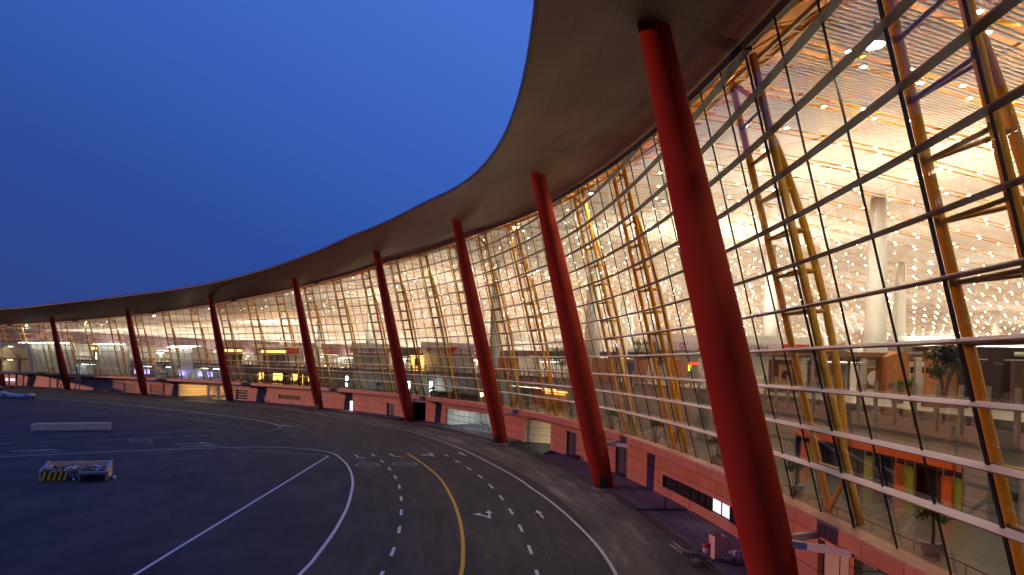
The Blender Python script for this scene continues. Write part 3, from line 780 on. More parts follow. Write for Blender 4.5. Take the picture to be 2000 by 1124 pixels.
# ------------------------------------------------------------------ red columns
ORD = ['nearest', 'second', 'third', 'fourth', 'fifth', 'sixth', 'seventh', 'eighth', 'ninth']
CLAB = {0: 'huge red leaning column nearest the camera, its foot below the picture', 1: 'second red leaning column from the camera with a green bin at its foot', 2: 'red leaning column beside the glazed entrance and beige passage, bin at its foot',
        3: 'red leaning column by the dark passage in the pink podium', 4: 'red leaning column left of the four golden shop windows end', 5: 'red leaning column beside the lit baggage bay',
        6: 'red leaning column between the two louvred vents', 7: 'far red leaning column beside the yellow sign posts', 8: 'farthest red column, seen below the boarding bridge'}
CLAB[4] = 'red leaning column at the right end of the golden shop windows'
for i in range(-1, 9):
    s = 36.0 * i; h = float(ZCOL(s)); base = P(s, 0, 0)
    c = empty('red_column', base, CLAB.get(i, 'red leaning column behind the camera'), 'column', 'red leaning columns along the facade')
    top = Vector(P(s, .2431 * h, h)); b0 = Vector(base)
    prof = [(0, .80), (.06, .90), (.13, .985), (.16, 1.0), (.3, .985), (.45, .94), (.6, .875), (.75, .78), (.9, .67), (1.0, .61)]
    b = MB(); b.tube([b0.lerp(top, t * .998 + .001) for t, r in prof] + [top + (top - b0) * .01], [r for t, r in prof] + [.60], 28); b.build('shaft', M['red'], c, base)
    b = MB()
    pr = []
    for j in range(24):
        a = 2 * math.pi * j / 24; pr.append((1.5 * math.cos(a), 1.15 * math.sin(a)))
    m_ = Matrix.Rotation(hd(s), 3, 'Z'); lo = [tuple(m_ @ Vector((x, y, 0)) + b0) for x, y in pr]; hi = [(x, y, .17) for x, y, z in lo]
    k0 = len(b.v); b.v += lo + hi
    for j in range(24): b.face((k0 + j, k0 + (j + 1) % 24, k0 + 24 + (j + 1) % 24, k0 + 24 + j))
    b.face(tuple(k0 + 24 + j for j in range(24))); b.build('plinth', M['pave'], c, base)
    b = MB()
    for sg in (-1, 1):
        a0 = Vector(P(s + .35 * sg, .243 * 3.95 - .75, 3.95)); a1 = Vector(P(s + 1.6 * sg - .6, -1.5, 4.02)); b.beam(a0, a1, .30, .26)
    b.beam(P(s - .5, .243 * 3.95 - .85, 3.95), P(s + .5, .243 * 3.95 - .85, 3.95), .25, .26)
    b.build('bracket', M['fin'], c, base)

# ------------------------------------------------------------------ white columns in the hall
WC = [(33.7, 70, 'thick white hall column, nearest, right of the palm'), (58.4, 114, 'white hall column just right of the nearest one'), (102.4, 160, 'slim white hall column far right, deep in the hall'), (36.0, 105.5, 'white hall column behind the first truss right of the big red column'),
      (-3.1, 135, 'broad white column standing between the second and third red columns'), (-101.2, 330, 'slender far white column above the airline desks on the left'), (10.3, 97, 'white tapered column between the first two red columns'), (25.8, 175, 'distant white column above the bamboo by the airline desk'),
      (-36, 190, 'far white column left of the third red column'), (-62, 240, 'far white column behind the fourth red column'), (70, 175, 'distant white column deep in the hall at right'), (140, 240, 'most distant white column at the far right of the hall')]
for x, y, lab in WC:
    s, n = SN([(x, y)]); v = float(NG(ZT(s[0])) - n[0]); zt = float(ZC(s[0], v))
    c = empty('white_column', (x, y, 8.95), lab, 'column', 'white tapered columns in the hall')
    h = zt - 8.95 + .3; b = MB(); b.lathe([(1.0, 0), (.98, h * .3), (.86, h * .65), (.62, h)], 24); b.build('shaft', M['cream'], c)

# ------------------------------------------------------------------ plants
def leaf_cloud(mb, centers, n, size, flat=.6):
    for _ in range(n):
        c, r = random.choice(centers)
        d = Vector((random.gauss(0, 1), random.gauss(0, 1), random.gauss(0, .8))); d.normalize(); d *= r * random.random() ** .45
        p = Vector(c) + d; m_ = Matrix.Rotation(random.uniform(0, 6.28), 3, 'Z') @ Matrix.Rotation(random.uniform(-1, 1), 3, 'X') @ Matrix.Rotation(random.uniform(-.6, .6), 3, 'Y')
        l = size * random.uniform(.6, 1.3); w_ = l * flat * .5
        q = [m_ @ Vector(k) + p for k in ((0, -l / 2, 0), (w_, 0, l * .08), (0, l / 2, 0), (-w_, 0, l * .08))]
        mb.quad(*[tuple(k) for k in q])
def ficus(loc, lab, group, h=1.9, big=False):
    e = empty('potted_tree', loc, lab, 'potted plant', group)
    b = MB(); b.lathe([(.24, 0), (.36, .22), (.38, .42), (.40, .46), (.35, .46), (.33, .40)], 18); b.build('pot', M['pot'], e)
    b = MB(); b.tube([(0, 0, .38), (.03, .02, h * .45), (-.02, .01, h * .72)], [.07, .05, .035], 8)
    for k in range(5):
        a = k * 1.26; b.tube([(-.02, .01, h * .66), (.2 * math.cos(a), .2 * math.sin(a), h * .82)], [.025, .012], 5, False)
    b.build('trunk', M['bark'], e)
    b = MB(); cs = [((.33 * math.cos(a) * q, .33 * math.sin(a) * q, h * (.78 + .1 * math.sin(a * 2.3))), .26) for a, q in ((0, 1), (1.2, .9), (2.5, 1), (3.7, .8), (5.0, 1), (0, 0))]
    leaf_cloud(b, cs, 950, .15); b.build('crown', M['leaf'], e)
    return e
f0 = ficus(P(-4.7, -3.0, 4.65), 'potted ficus in patterned pot by the glass, nearest the camera', 'potted trees along the glass')
for s, lab in ((7.0, 'potted ficus just right of the huge red column'), (18.7, 'potted ficus just left of the huge red column'), (31.6, 'potted ficus between the truss feet midway to the second column'), (43.5, 'potted ficus just right of the second red column'),
               (97.0, 'small potted ficus right of the fourth red column in the cafe front'), (105.7, 'potted ficus beside brown sofas by the fourth red column'), (126.2, 'potted ficus just left of the fourth red column'), (138.5, 'potted ficus right of the fifth red column')):
    dup(f0, P(s, -3.0, 4.65), random.uniform(0, 6), lab)
def big_tree(loc, lab, h, r, n, cat='tree'):
    e = empty('indoor_tree', loc, lab, cat)
    b = MB(); b.box((0, 0, .28), (1.6, 1.6, .56)); b.build('planter', M['terra'], e)
    b = MB()
    for k in range(4):
        a = k * 1.6; b.tube([(.08 * math.cos(a), .08 * math.sin(a), .5), (.2 * math.cos(a), .2 * math.sin(a), h * .4), (r * .6 * math.cos(a), r * .6 * math.sin(a), h * .72)], [.08, .06, .03], 7, False)
    b.build('trunk', M['bark'], e)
    cs = []
    for k in range(11):
        a = random.uniform(0, 6.28); q = random.uniform(.2, 1); cs.append(((r * .75 * q * math.cos(a), r * .75 * q * math.sin(a), h * random.uniform(.58, .93)), r * .42))
    b = MB(); leaf_cloud(b, cs, n, .17, .7); b.build('crown', M['leafd'], e); return e
big_tree((22.9, 39.8, 8.95), 'bushy dark green tree on the upper floor in front of brown booths', 3.3, 1.15, 2200)
def bamboo(loc, lab, h, w, n):
    e = empty('bamboo_clump', loc, lab, 'bamboo', 'bamboo clumps on the upper floor')
    b = MB(); cs = []
    for k in range(14):
        x, y = random.uniform(-w, w), random.uniform(-.6, .6); lx, ly = x * 1.35, y * 1.6
        b.tube([(x, y, 0), (x, y, h * .5), (lx, ly, h * random.uniform(.85, 1))], [.035, .03, .012], 5, False)
        for q in (.45, .6, .75, .9): cs.append(((x + (lx - x) * q, y + (ly - y) * q, h * q), .55))
    b.build('stems', M['leafd'], e); b = MB(); leaf_cloud(b, cs, n, .3, .3); b.build('foliage', M['leaf'], e)
bamboo((17.3, 94, 8.95), 'tall bamboo clump beside the red and white airline banner', 5.2, 1.4, 2600)
bamboo((7.2, 108, 8.95), 'bamboo clump just left of the second red column', 4.4, 1.2, 1800)
bamboo((-31.2, 178, 8.95), 'bamboo clump left of the fourth red column', 4.6, 2.6, 2000)
bamboo((-23.4, 170, 8.95), 'bamboo clump right of the fourth red column', 4.6, 2.6, 2000)
def palm(loc, lab, h):
    e = empty('palm_tree', loc, lab, 'palm'); b = MB(); b.tube([(0, 0, 0), (.1, 0, h * .5), (0, 0, h)], [.16, .12, .1], 8); b.build('trunk', M['bark'], e)
    b = MB()
    for k in range(22):
        a = k * 2.4; t = random.uniform(.1, 1); L_ = random.uniform(1.3, 1.8); prev = None
        for j in range(8):
            q = j / 7; r_ = L_ * q; z = h + (1.2 * t) * q * 1.4 - 1.5 * q * q * (1.3 - t * .6)
            p = Vector((r_ * math.cos(a), r_ * math.sin(a), z)); sd = Vector((-math.sin(a), math.cos(a), -.25)) * (.3 * math.sin(math.pi * min(1, q + .12)))
            if prev:
                b.quad(tuple(prev[0]), tuple(p), tuple(p + sd), tuple(prev[0] + prev[1])); b.quad(tuple(prev[0]), tuple(p), tuple(p + Vector((-sd.x, -sd.y, sd.z))), tuple(prev[0] + Vector((-prev[1].x, -prev[1].y, prev[1].z))))
            prev = (p, sd)
    b.build('crown', M['leafd'], e)
palm((30.2, 70, 8.95), 'dark palm rising above the moon gate pavilion', 3.9)
for x, y, lab in ((27.7, 52.5, 'low leafy shrub in front of the brown tapered booth'), (22.3, 43.5, 'small variegated shrub left of the bushy tree')):
    e = empty('shrub', (x, y, 8.95), lab, 'shrub'); b = MB(); b.lathe([(.3, 0), (.4, .45), (.36, .45)], 12); b.build('pot', M['terra'], e)
    b = MB(); leaf_cloud(b, [((0, 0, .8), .4), ((.2, .1, 1.1), .3), ((-.2, 0, 1.0), .3)], 500, .16); b.build('foliage', M['leaf'], e)

# ------------------------------------------------------------------ upper floor furnishings
def emblem(mb, x, z, k, y):
    def arc(pts, w):
        pts = [Vector((p[0], 0, p[1])) for p in pts]
        for i in range(len(pts) - 1):
            a, c = pts[i], pts[i + 1]; t = (c - a).normalized(); n = Vector((-t.z, 0, t.x)) * w / 2
            mb.quad(*[(x + k * q.x, y, z + k * q.z) for q in (a - n, c - n, c + n, a + n)])
    cir = lambda cx, cz, r, a0, a1: [(cx + r * math.cos(a0 + (a1 - a0) * i / 10), cz + r * math.sin(a0 + (a1 - a0) * i / 10)) for i in range(11)]
    arc(cir(0, .1, .42, .2, 3.9), .17); arc(cir(.05, .12, .18, -.3, 2.9), .13); arc([(-.1, -.05), (.1, -.25), (.42, -.22)], .14); arc([(-.2, -.2), (.0, -.5), (.3, -.48)], .13); arc([(.35, .4), (.5, .2)], .1)
def kiosk(x0, x1, y, z0, z1, lab, deep=6, txt=((.62, 'AIR CHINA'),), reds=((.1, .24), (.78, .97)), emb=.06, lower='bulk'):
    w = x1 - x0; e = empty('airline_desk', (x0, y, 8.95), lab, 'check-in desk', 'airline desks with banner fascias')
    zz0, zz1 = z0 - 8.95, z1 - 8.95; bh = zz1 - zz0
    b = MB(); b.box((w / 2, deep / 2 + .3, zz1 + .45), (w, deep, .9)); b.build('bulkhead', M['bulk'], e)
    for q in np.arange(1.5, w, 4): b = MB(); b.quad((q - 1, deep / 2 - .5, zz1 + .915), (q + 1, deep / 2 - .5, zz1 + .915), (q + 1, deep / 2 + .5, zz1 + .915), (q - 1, deep / 2 + .5, zz1 + .915)); b.build('added_uplight', M['added_uplamp'], e)  # upward glow panels added atop the desk to brighten the ceiling
    b = MB(); b.box((w / 2, deep / 2, (zz0 + zz1) / 2), (w + .3, deep + .6, bh)); ba = b.build('banner', M['lilac'], e)
    y_ = -.32
    b = MB()
    for a, c in reds:
        sl = bh * .9; b.quad((a * w, y_, zz0 + .02), (c * w, y_, zz0 + .02), (c * w + (sl if c < .9 else 0), y_, zz1 - .02), (a * w + sl, y_, zz1 - .02))
    b.build('red_field', M['bred'], ba)
    if emb is not None: b = MB(); emblem(b, emb * w, (zz0 + zz1) / 2 - .02, bh * .75, y_ - .01); b.build('emblem', M['bred'], ba)
    for q, t in txt: text_mesh('banner_text', t, bh * .68, M['ink'], ba, Matrix.Translation((q * w, y_ - .01, (zz0 + zz1) / 2)) @ Matrix.Rotation(math.pi / 2, 4, 'X'), .01, shear=.25)
    b = MB(); b.box((w / 2, deep * .6, zz0 / 2), (w * .96, deep * .5, zz0)); b.build('back_wall', M[lower], e)
    b = MB(); b.box((w / 2, .2, .55), (w * .9, .7, 1.1)); b.build('counter', M['blockw'], e)
    return e
kiosk(18.2, 38.2, 92, 12.85, 13.9, 'nearest airline desk with white bulkhead and lilac banner reading CHINA', txt=((.56, 'AIR CHINA'),), reds=((.21, .27), (.70, .90)), emb=.125)
kiosk(-18.2, -7.6, 150, 12.5, 13.75, 'airline desk bannered left of the third red column', txt=((.3, 'AIR CHINA'), (.86, 'AIR CHINA')), reds=((.42, .6),), emb=.14)
kiosk(-37.6, -28.6, 175, 12.4, 13.8, 'airline desk behind the bamboo left of the fourth red column', txt=((.3, 'AIR CHINA'), (.75, 'AIR CHINA')), reds=((.93, .99),), emb=.56)
kiosk(-81.5, -65.2, 235, 12.3, 14.1, 'far airline desk between the fifth and sixth red columns', txt=((.3, 'AIR CHINA'),), reds=((.55, .92),), emb=.08)

# pale kiosks added through the hall; their glowing roofs light the ceiling
KEEP = [(WC_[0], WC_[1], 5) for WC_ in WC] + [(28, 92, 18), (28, 95, 18), (-13, 152, 14), (-33, 178, 13), (-73, 238, 16), (25, 60, 22), (17, 94, 9), (7, 108, 8), (-31, 178, 10), (-23, 170, 10), (-19, 150, 9), (30, 70, 12), (30, 45, 20)]
k0 = None
for s in np.arange(-40, 331, 23.0):
    for v in np.arange(44, 246, 24.0):
        x, y, _ = P(s + (v % 48) * .2, NG(20) - v, 0)
        if y < 62 or x > .80 * y + 20 or x < -.8 * y - 40 or any((x - a)**2 + (y - c)**2 < r * r for a, c, r in KEEP): continue
        lab = 'pale service kiosk with a softly lit roof, deep in the hall'
        if k0 is None:
            k0 = empty('added_kiosk', (x, y, 8.95), lab, 'kiosk', 'pale service kiosks deep in the hall', hd(s))
            b = MB()
            for q in (-4.6, -1.6, 1.6, 4.6): b.box((q, 0, 1.35), (.5, 6.6, 2.7))
            b.box((0, 0, 1.2), (9.2, 1.2, 2.4)); b.build('wall', M['bulk'], k0)
            b = MB(); b.box((0, 0, 3.05), (10.4, 8.4, .7)); b.build('fascia', M['bulk'], k0)
            b = MB(); b.quad((-5, -4, 3.42), (5, -4, 3.42), (5, 4, 3.42), (-5, 4, 3.42)); b.build('added_roof_glow', M['added_glow'], k0)
            for q in (-1, 1): b = MB(); b.box((0, 3.2 * q, 2.66), (8.5, .5, .06)); b.build('added_counter_glow', M['added_strip'], k0)  # glow strips added below the fascia to brighten counters and walls
            b = MB()
            for q in (-1, 1): b.box((0, 2.4 * q, .55), (7.5, .7, 1.1))
            b.build('counter', M['blockw'], k0)
        else: dup(k0, (x, y, 8.95), hd(s), lab)

# moon gate pavilion
pv = empty('moon_gate_pavilion', (25.4, 58.5, 8.95), 'brown flat roofed pavilion with lattice and round moon gate in an ochre panel', 'pavilion')
b = MB(); b.box((-.3, 1.2, 3.0), (10.2, 4.2, .34)); b.box((-.3, 1.2, 3.22), (9.6, 3.6, .12))
for k in range(34): b.tube([(-5.35 + k * .306, -1.0, 2.86), (-5.35 + k * .306, -1.0, 2.98)], .09, 6)
b.build('roof', M['roofbrown'], pv)
for x in (-3.6, 0, 3.4): b = MB(); b.quad((x - .8, 1.0, 3.29), (x + .8, 1.0, 3.29), (x + .8, 1.8, 3.29), (x - .8, 1.8, 3.29)); b.build('added_uplight', M['added_uplamp'], pv)  # glow panels added on the pavilion roof to light the ceiling
def ring_panel(mb, x0, x1, z0, z1, r, y, cx=None, cz=None):
    cx = (x0 + x1) / 2 if cx is None else cx; cz = (z0 + z1) / 2 if cz is None else cz; n = 40; outer, inner = [], []
    for i in range(n + 1):
        a = 2 * math.pi * i / n; c, s_ = math.cos(a), math.sin(a); t = min((x1 - cx) / abs(c) if abs(c) > 1e-6 else 9e9, (z1 - cz) / abs(s_) if abs(s_) > 1e-6 else 9e9)
        outer.append((cx + c * t, cz + s_ * t)); inner.append((cx + c * r, cz + s_ * r))
    mb.grid([[(o[0], y, o[1]), (i[0], y, i[1]), (i[0], y + .2, i[1]), (o[0], y + .2, o[1]), (o[0], y, o[1])] for o, i in zip(outer, inner)])
b = MB(); ring_panel(b, 1.85, 3.65, .45, 2.15, .62, -.05); ring_panel(b, -4.6, -3.6, .5, 2.2, .38, -.05); b.build('gate_panel', M['ochre'], pv)
b = MB()
for cx, cz, r in ((2.75, 1.3, .64), (-4.1, 1.35, .4)): b.tube([(cx + r * math.cos(a), -.06, cz + r * math.sin(a)) for a in np.linspace(0, 6.2832, 33)], .06, 6, False)
b.build('gate_ring', M['terra'], pv)
b = MB()
for x0, x1, z0, z1 in ((1.4, 4.1, 2.25, 2.75), (3.7, 4.1, .3, 2.25), (-2.2, -1.5, .2, 2.7)):
    for x in np.arange(x0 - (z1 - z0), x1, .22):
        for sg in (1, -1):
            a = max(x, x0); c = min(x + (z1 - z0), x1)
            if c - a < .05: continue
            za, zc = (z0 + a - x, z0 + c - x) if sg > 0 else (z1 - (a - x), z1 - (c - x))
            b.beam((a, .05, za), (c, .05, zc), .05, .05, up=(0, 1, 0))
    for p, q in (((x0, z0), (x1, z0)), ((x0, z1), (x1, z1)), ((x0, z0), (x0, z1)), ((x1, z0), (x1, z1))): b.beam((p[0], .05, p[1]), (q[0], .05, q[1]), .07, .07, up=(0, 1, 0))
b.build('lattice', M['roofbrown'], pv)
b = MB()
for x in (-5.0, -2.9, .9, 4.3): b.box((x, .3, 1.45), (.16, .16, 2.9))
b.build('posts', M['roofbrown'], pv)
b = MB(); b.box((-3.0, 2.2, 1.3), (3.4, .2, 2.6)); b.build('back_wall', M['terra'], pv); b = MB(); b.box((.3, 2.3, 1.2), (2.6, .2, 2.4)); b.build('back_panel', M['cream'], pv)
def block_pillar(loc, lab, h, w=.46):
    b = MB(); z = 0
    while z < h - .05: b.box((0, 0, z + .12), (w, .4, .225)); z += .25
    o = b.build('block_pillar', M['blockw'], None, None, loc); tag(o, lab, 'pillar', 'stacked white block pillars')
for x, y, h, lab in ((26.9, 57.8, 2.9, 'white block pillar just left of the moon gate'), (30.6, 56.8, 3.0, 'white block pillar right of the brown tapered booth'), (22.4, 57.9, 2.7, 'white block pillar left end of the moon gate pavilion'), (20.0, 80, 2.8, 'white block pillar under the bamboo by the airline desk'), (12.4, 88, 2.8, 'white block pillar among terracotta panels'), (15.6, 84, 2.6, 'white block pillar right of the blue poster')):
    block_pillar((x, y, 8.95), lab, h)
def booth(loc, lab, w, d, h, rz):
    e = empty('timber_booth', loc, lab, 'booth', 'tapered timber booths', rz)
    b = MB(); b.hexa([(-w / 2, -d / 2, 0), (w / 2, -d / 2, 0), (w / 2, d / 2, 0), (-w / 2, d / 2, 0), (-w / 2, -d / 2, h * .82), (w * .28, -d / 2, h), (w * .34, d / 2, h * 1.02), (-w / 2, d / 2, h * .84)]); b.build('shell', M['wood'], e)
    b = MB(); b.box((-w * .18, -d / 2 - .01, h * .62), (.22, .04, .42)); b.build('slot_window', M['ochre'], e)
booth((29.2, 57.6, 8.95), 'tapered brown timber booth right of the moon gate', 1.9, 1.8, 3.6, 0)
booth((27.1, 46.9, 8.95), 'tapered brown timber booth behind the bushy tree', 1.9, 1.8, 3.7, 0)
# curtained lounge
e = empty('curtain_lounge', (27.9, 43, 8.95), 'dark brown curved lounge wall with hanging curtains and a white rimmed drum', 'lounge')
b = MB(); b.grid([[(4.5 * math.sin(a) - .2, 3 - 3.2 * math.cos(a), 0), (4.5 * math.sin(a) - .2, 3 - 3.2 * math.cos(a), 3.2)] for a in np.linspace(-.5, 1.2, 14)]); b.box((3.4, 4.5, 1.7), (9, .3, 3.4)); b.build('wall', M['dark'], e)
for cx, w_ in ((-1.7, .7), (.9, 1.5)):
    b = MB(); b.grid([[(cx - w_ / 2 + w_ * i / 40, -.6 + .06 * math.sin(i * 1.3), .1), (cx - w_ / 2 + w_ * i / 40, -.6 + .06 * math.sin(i * 1.3), 2.55)] for i in range(41)]); b.build('curtain', M['curtain'], e)
    b = MB(); b.tube([(cx - w_ / 2 - .3, -.6, 2.62), (cx + w_ / 2 + .2, -.6, 2.62)], .04, 6); b.build('curtain_rod', M['dwhite'], e)
b = MB(); b.lathe([(.85, 2.85), (.85, 3.1), (.75, 3.1), (.75, 2.9)], 24, (1.1, .6, 0)); b.build('drum_rim', M['cream'], e)
b = MB(); b.grid([[(x, 7, 3.2), (x, 7, 4.2)] for x in (-3, 0, 3, 6, 12)]); b.build('grey_hoarding', M['slab'], e)
b = MB(); b.box((3.4, 5.6, 3.46), (9.4, 2.8, .12)); b.build('roof', M['dark'], e)  # roof slab added to carry the uplights
for x in (.4, 3.4, 6.4): b = MB(); b.quad((x - 1.1, 4.8, 3.53), (x + 1.1, 4.8, 3.53), (x + 1.1, 6.6, 3.53), (x - 1.1, 6.6, 3.53)); b.build('added_uplight', M['tray'], e)  # unseen glow panels added to brighten the near ceiling
# low counters
e = empty('service_counter', (30.0, 55.2, 8.95), 'pale panelled counter wall with a dark strip above, between the booths', 'counter')
b = MB(); b.box((2.6, 2.2, .85), (4.2, .3, 1.7)); b.build('panel_wall', M['blockw'], e); b = MB(); b.box((2.6, 2.15, 2.0), (4.4, .35, .5)); b.build('dark_strip', M['black'], e); b = MB(); b.box((2.6, 2.3, 2.45), (4.6, .5, .36)); b.build('light_cornice', M['cream'], e)
def panel(name, loc, dim, m, lab, cat, rz=0, group=None):
    b = MB(); b.box((0, 0, dim[2] / 2), dim); b.box((0, 0, .04), (dim[0] * .9, max(.5, dim[1] * 2), .08)); o = b.build(name, m, None, None, loc); o.rotation_euler = (0, 0, rz); tag(o, lab, cat, group); return o
panel('terracotta_screen', (10.6, 86, 8.95), (3.0, .3, 2.7), M['terra'], 'terracotta screen just right of the second red column', 'screen', .1, 'terracotta screens')
panel('terracotta_screen', (14.4, 87, 8.95), (2.6, .3, 2.6), M['terra'], 'terracotta screen beside the blue poster', 'screen', -.1, 'terracotta screens')
panel('terracotta_screen', (18.4, 83, 8.95), (2.0, .3, 2.6), M['terra'], 'terracotta screen between the bamboo and white block pillar', 'screen', .1, 'terracotta screens')
panel('terracotta_screen', (22.6, 80, 8.95), (2.0, .3, 2.5), M['terra'], 'terracotta screen just left of the huge red column', 'screen', 0, 'terracotta screens')
panel('poster_stand', (13.2, 84, 8.95), (.9, .12, 2.3), mat('poster blue', (.04, .07, .25), .4), 'upright dark blue poster stand on the upper floor', 'poster')
panel('terracotta_screen', (-.6, 120, 8.95), (3.2, .3, 3.0), M['terra'], 'terracotta portal right of the broad white column', 'screen', 0, 'terracotta screens')
panel('white_hoarding', (3.6, 122, 8.95), (1.6, .4, 3.2), M['cream'], 'white hoarding between the terracotta portal and the second red column', 'hoarding')
e = empty('led_sign', (20.4, 88.5, 10.3), 'small red and yellow lit message board below the airline banner', 'sign')
b = MB(); b.box((.9, 0, .95), (1.9, .1, .28)); b.build('red_message', M['ledr'], e); b = MB(); b.box((.32, 0, .45), (.62, .1, .7)); b.box((1.65, 0, .5), (.1, .1, .55)); b.build('yellow_message', M['ledy'], e); b = MB(); b.box((.9, .12, -.4), (2.0, .1, 3.1)); b.build('board', M['iwall'], e)
e = empty('golden_booth', (-18.8, 148, 8.95), 'glowing golden booth on the upper floor left of the third red column', 'booth')
b = MB(); b.box((0, 1, 1.5), (2.8, .2, 3.0)); b.build('lit_wall', M['gold_l'], e); b = MB(); b.box((0, .8, 1.6), (1.0, .2, 1.6)); b.build('dark_panel', M['terra'], e); b = MB(); b.box((0, .3, .3), (3.2, 1.2, .3)); b.build('base', M['wood'], e)
def lampstand(loc, lab, h, r):
    e = empty('light_column', loc, lab, 'lamp', 'glowing white light columns'); b = MB(); b.lathe([(r * .7, 0), (r * .7, .12), (.05, .14), (.05, .3)], 12); b.build('base', M['steel'], e); b = MB(); b.lathe([(r * .4, .3), (r, h * .6), (r * .8, h)], 12); b.build('shade', M['lampc'], e)
lampstand((-21.2, 160, 8.95), 'bright white glowing column between bamboo and golden booth', 3.0, .5)
lampstand(P(140.5, -4.2, 4.65), 'white glowing column at the truss feet right of the fifth red column', 2.6, .3)
lampstand(P(117.6, -4.6, 4.65), 'white glowing column just right of the fourth red column', 2.3, .3)
lampstand(P(112.8, -6.6, 4.65), 'white light column beside the small metal tree display', 2.4, .32)
for s0, s1 in ((197, 231), (253, 299)):
    for s in np.arange(s0 + 2, s1, 5.0):
        b = MB(); b.box(P(s, -9.6, 7.5), (3.0, .5, .08), hd(s)); part(b, 'added_concourse_light', M['lampc'])  # ceiling panels added to brighten the lower concourse
# lower shops: golden shop windows
GS = [(178.8, 182.7), (171.4, 177.2), (165.6, 170.2), (160.6, 163.6)]
for j, (a, c) in enumerate(GS):
    e = empty('shop_window', P((a + c) / 2, -9.0, 4.65), ('leftmost' if j == 0 else 'second from left' if j == 1 else 'third from left' if j == 2 else 'rightmost') + ' of the four golden lit shop windows with goods', 'shop window', 'golden shop windows', hd((a + c) / 2) + math.pi)
    w = c - a; b = MB(); b.box((0, 1.0, 1.25), (w, .1, 2.2)); b.build('lit_wall', M['gold_l'], e)
    b = MB()
    for x in (-w / 2, w / 2): b.box((x, .2, 1.3), (.3, 1.2, 2.6))
    b.box((0, .2, 2.55), (w + .4, 1.2, .3)); b.build('frame', M['dark'], e)
    b = MB(); b.box((0, .5, .2), (w * .95, .6, .4))
    for k in range(int(w * 5)):
        x = random.uniform(-w / 2 + .3, w / 2 - .3); h = random.uniform(.15, .5); b.box((x, random.uniform(.1, .8), .4 + h / 2), (random.uniform(.1, .3), .2, h))
    b.build('goods', M['terra'], e)
# cafe
e = empty('cafe', P(79, -8.6, 4.65), 'warm lit cafe with slatted counter, glowing canopy and brown back wall', 'cafe', None, hd(79) + math.pi)
b = MB(); b.box((0, 3.4, 1.3), (19, .2, 2.6)); b.build('back_wall', M['wood'], e)
b = MB(); b.box((-2, -.1, 2.75), (15, .5, .35)); b.build('canopy', M['panelw'], e)
b = MB(); b.box((-1, 2.9, 2.1), (8, .2, .18)); b.box((-1, 2.9, 1.75), (6.5, .2, .08)); b.build('menu_light', M['gold_l'], e)
b = MB(); b.box((0, 1.2, .55), (9, .8, 1.1))
for k in range(46): b.box((-4.5 + k * .2, .76, .55), (.07, .1, 1.0))
b.build('counter', M['wood'], e)
b = MB(); b.box((5, 3.2, 1.35), (2.2, .1, 2.2)); b.build('lit_panel', M['gold_l'], e)
def globe(loc, lab):
    e = empty('globe_lamp', loc, lab, 'lamp', 'glowing globe lamps in the cafe front'); b = MB(); b.tube([(0, 0, 0), (0, 0, .9)], .03, 6); b.lathe([(.2, 0), (.2, .04)], 12); b.build('stem', M['steel'], e)
    b = MB(); b.lathe([(.02, .88), (.2, .93), (.3, 1.15), (.22, 1.38), (.02, 1.44)], 14); b.build('globe', M['lampw'], e)
globe(P(88.6, -3.6, 4.65), 'glowing globe lamp touching the third red column'); globe(P(84.6, -3.6, 4.65), 'glowing globe lamp just right of the truss foot by the third red column')
cs0 = None
for s, n, lab in ((66.5, -5.6, 'small cafe table and chairs nearest the second red column'), (70.5, -6.2, 'small cafe table and chairs under the lit canopy end'), (76, -5.4, 'small cafe table and chairs before the slatted counter'), (82, -5.6, 'small cafe table and chairs by the globe lamps')):
    if cs0 is None:
        cs0 = empty('cafe_table', P(s, n, 4.65), lab, 'table', 'cafe tables'); b = MB(); b.lathe([(.4, .70), (.4, .74)], 14); b.build('tabletop', M['wood'], cs0); b = MB(); b.tube([(0, 0, 0), (0, 0, .7)], .04, 6); b.lathe([(.25, 0), (.25, .03)], 10); b.build('pedestal', M['mullion'], cs0)
        for sg in (-1, 1):
            b = MB(); b.box((.75 * sg, 0, .44), (.42, .42, .05)); b.box((.95 * sg, 0, .7), (.05, .42, .5))
            for x in (-.18, .18):
                for y in (-.18, .18): b.box((.75 * sg + x, y, .21), (.04, .04, .42))
            b.build('chair', M['wood'], cs0)
    else: dup(cs0, P(s, n, 4.65), random.uniform(0, 3), lab)
sf = None
for j, (s, n) in enumerate(((93.5, -5.2), (97.5, -5.4), (101.5, -5.2), (105.5, -5.4), (109.2, -5.6))):
    lab = 'brown sofa ' + ('nearest the third red column', 'second in the row from the third red column', 'in the middle of the row between the third and fourth columns', 'second from the left end of the sofa row', 'at the left end of the sofa row')[j]
    if sf is None:
        sf = empty('sofa', P(s, n, 4.65), lab, 'sofa', 'brown sofas by the glass', hd(s)); b = MB(); b.box((0, 0, .25), (2.6, .9, .4)); b.build('seat', M['sofa'], sf); b = MB(); b.box((0, .38, .62), (2.6, .2, .6)); b.build('backrest', M['sofa'], sf)
        for x in (-1.3, 1.3): b = MB(); b.box((x, 0, .38), (.16, .9, .6)); b.build('armrest', M['sofa'], sf)
    else: dup(sf, P(s, n, 4.65), hd(s), lab)
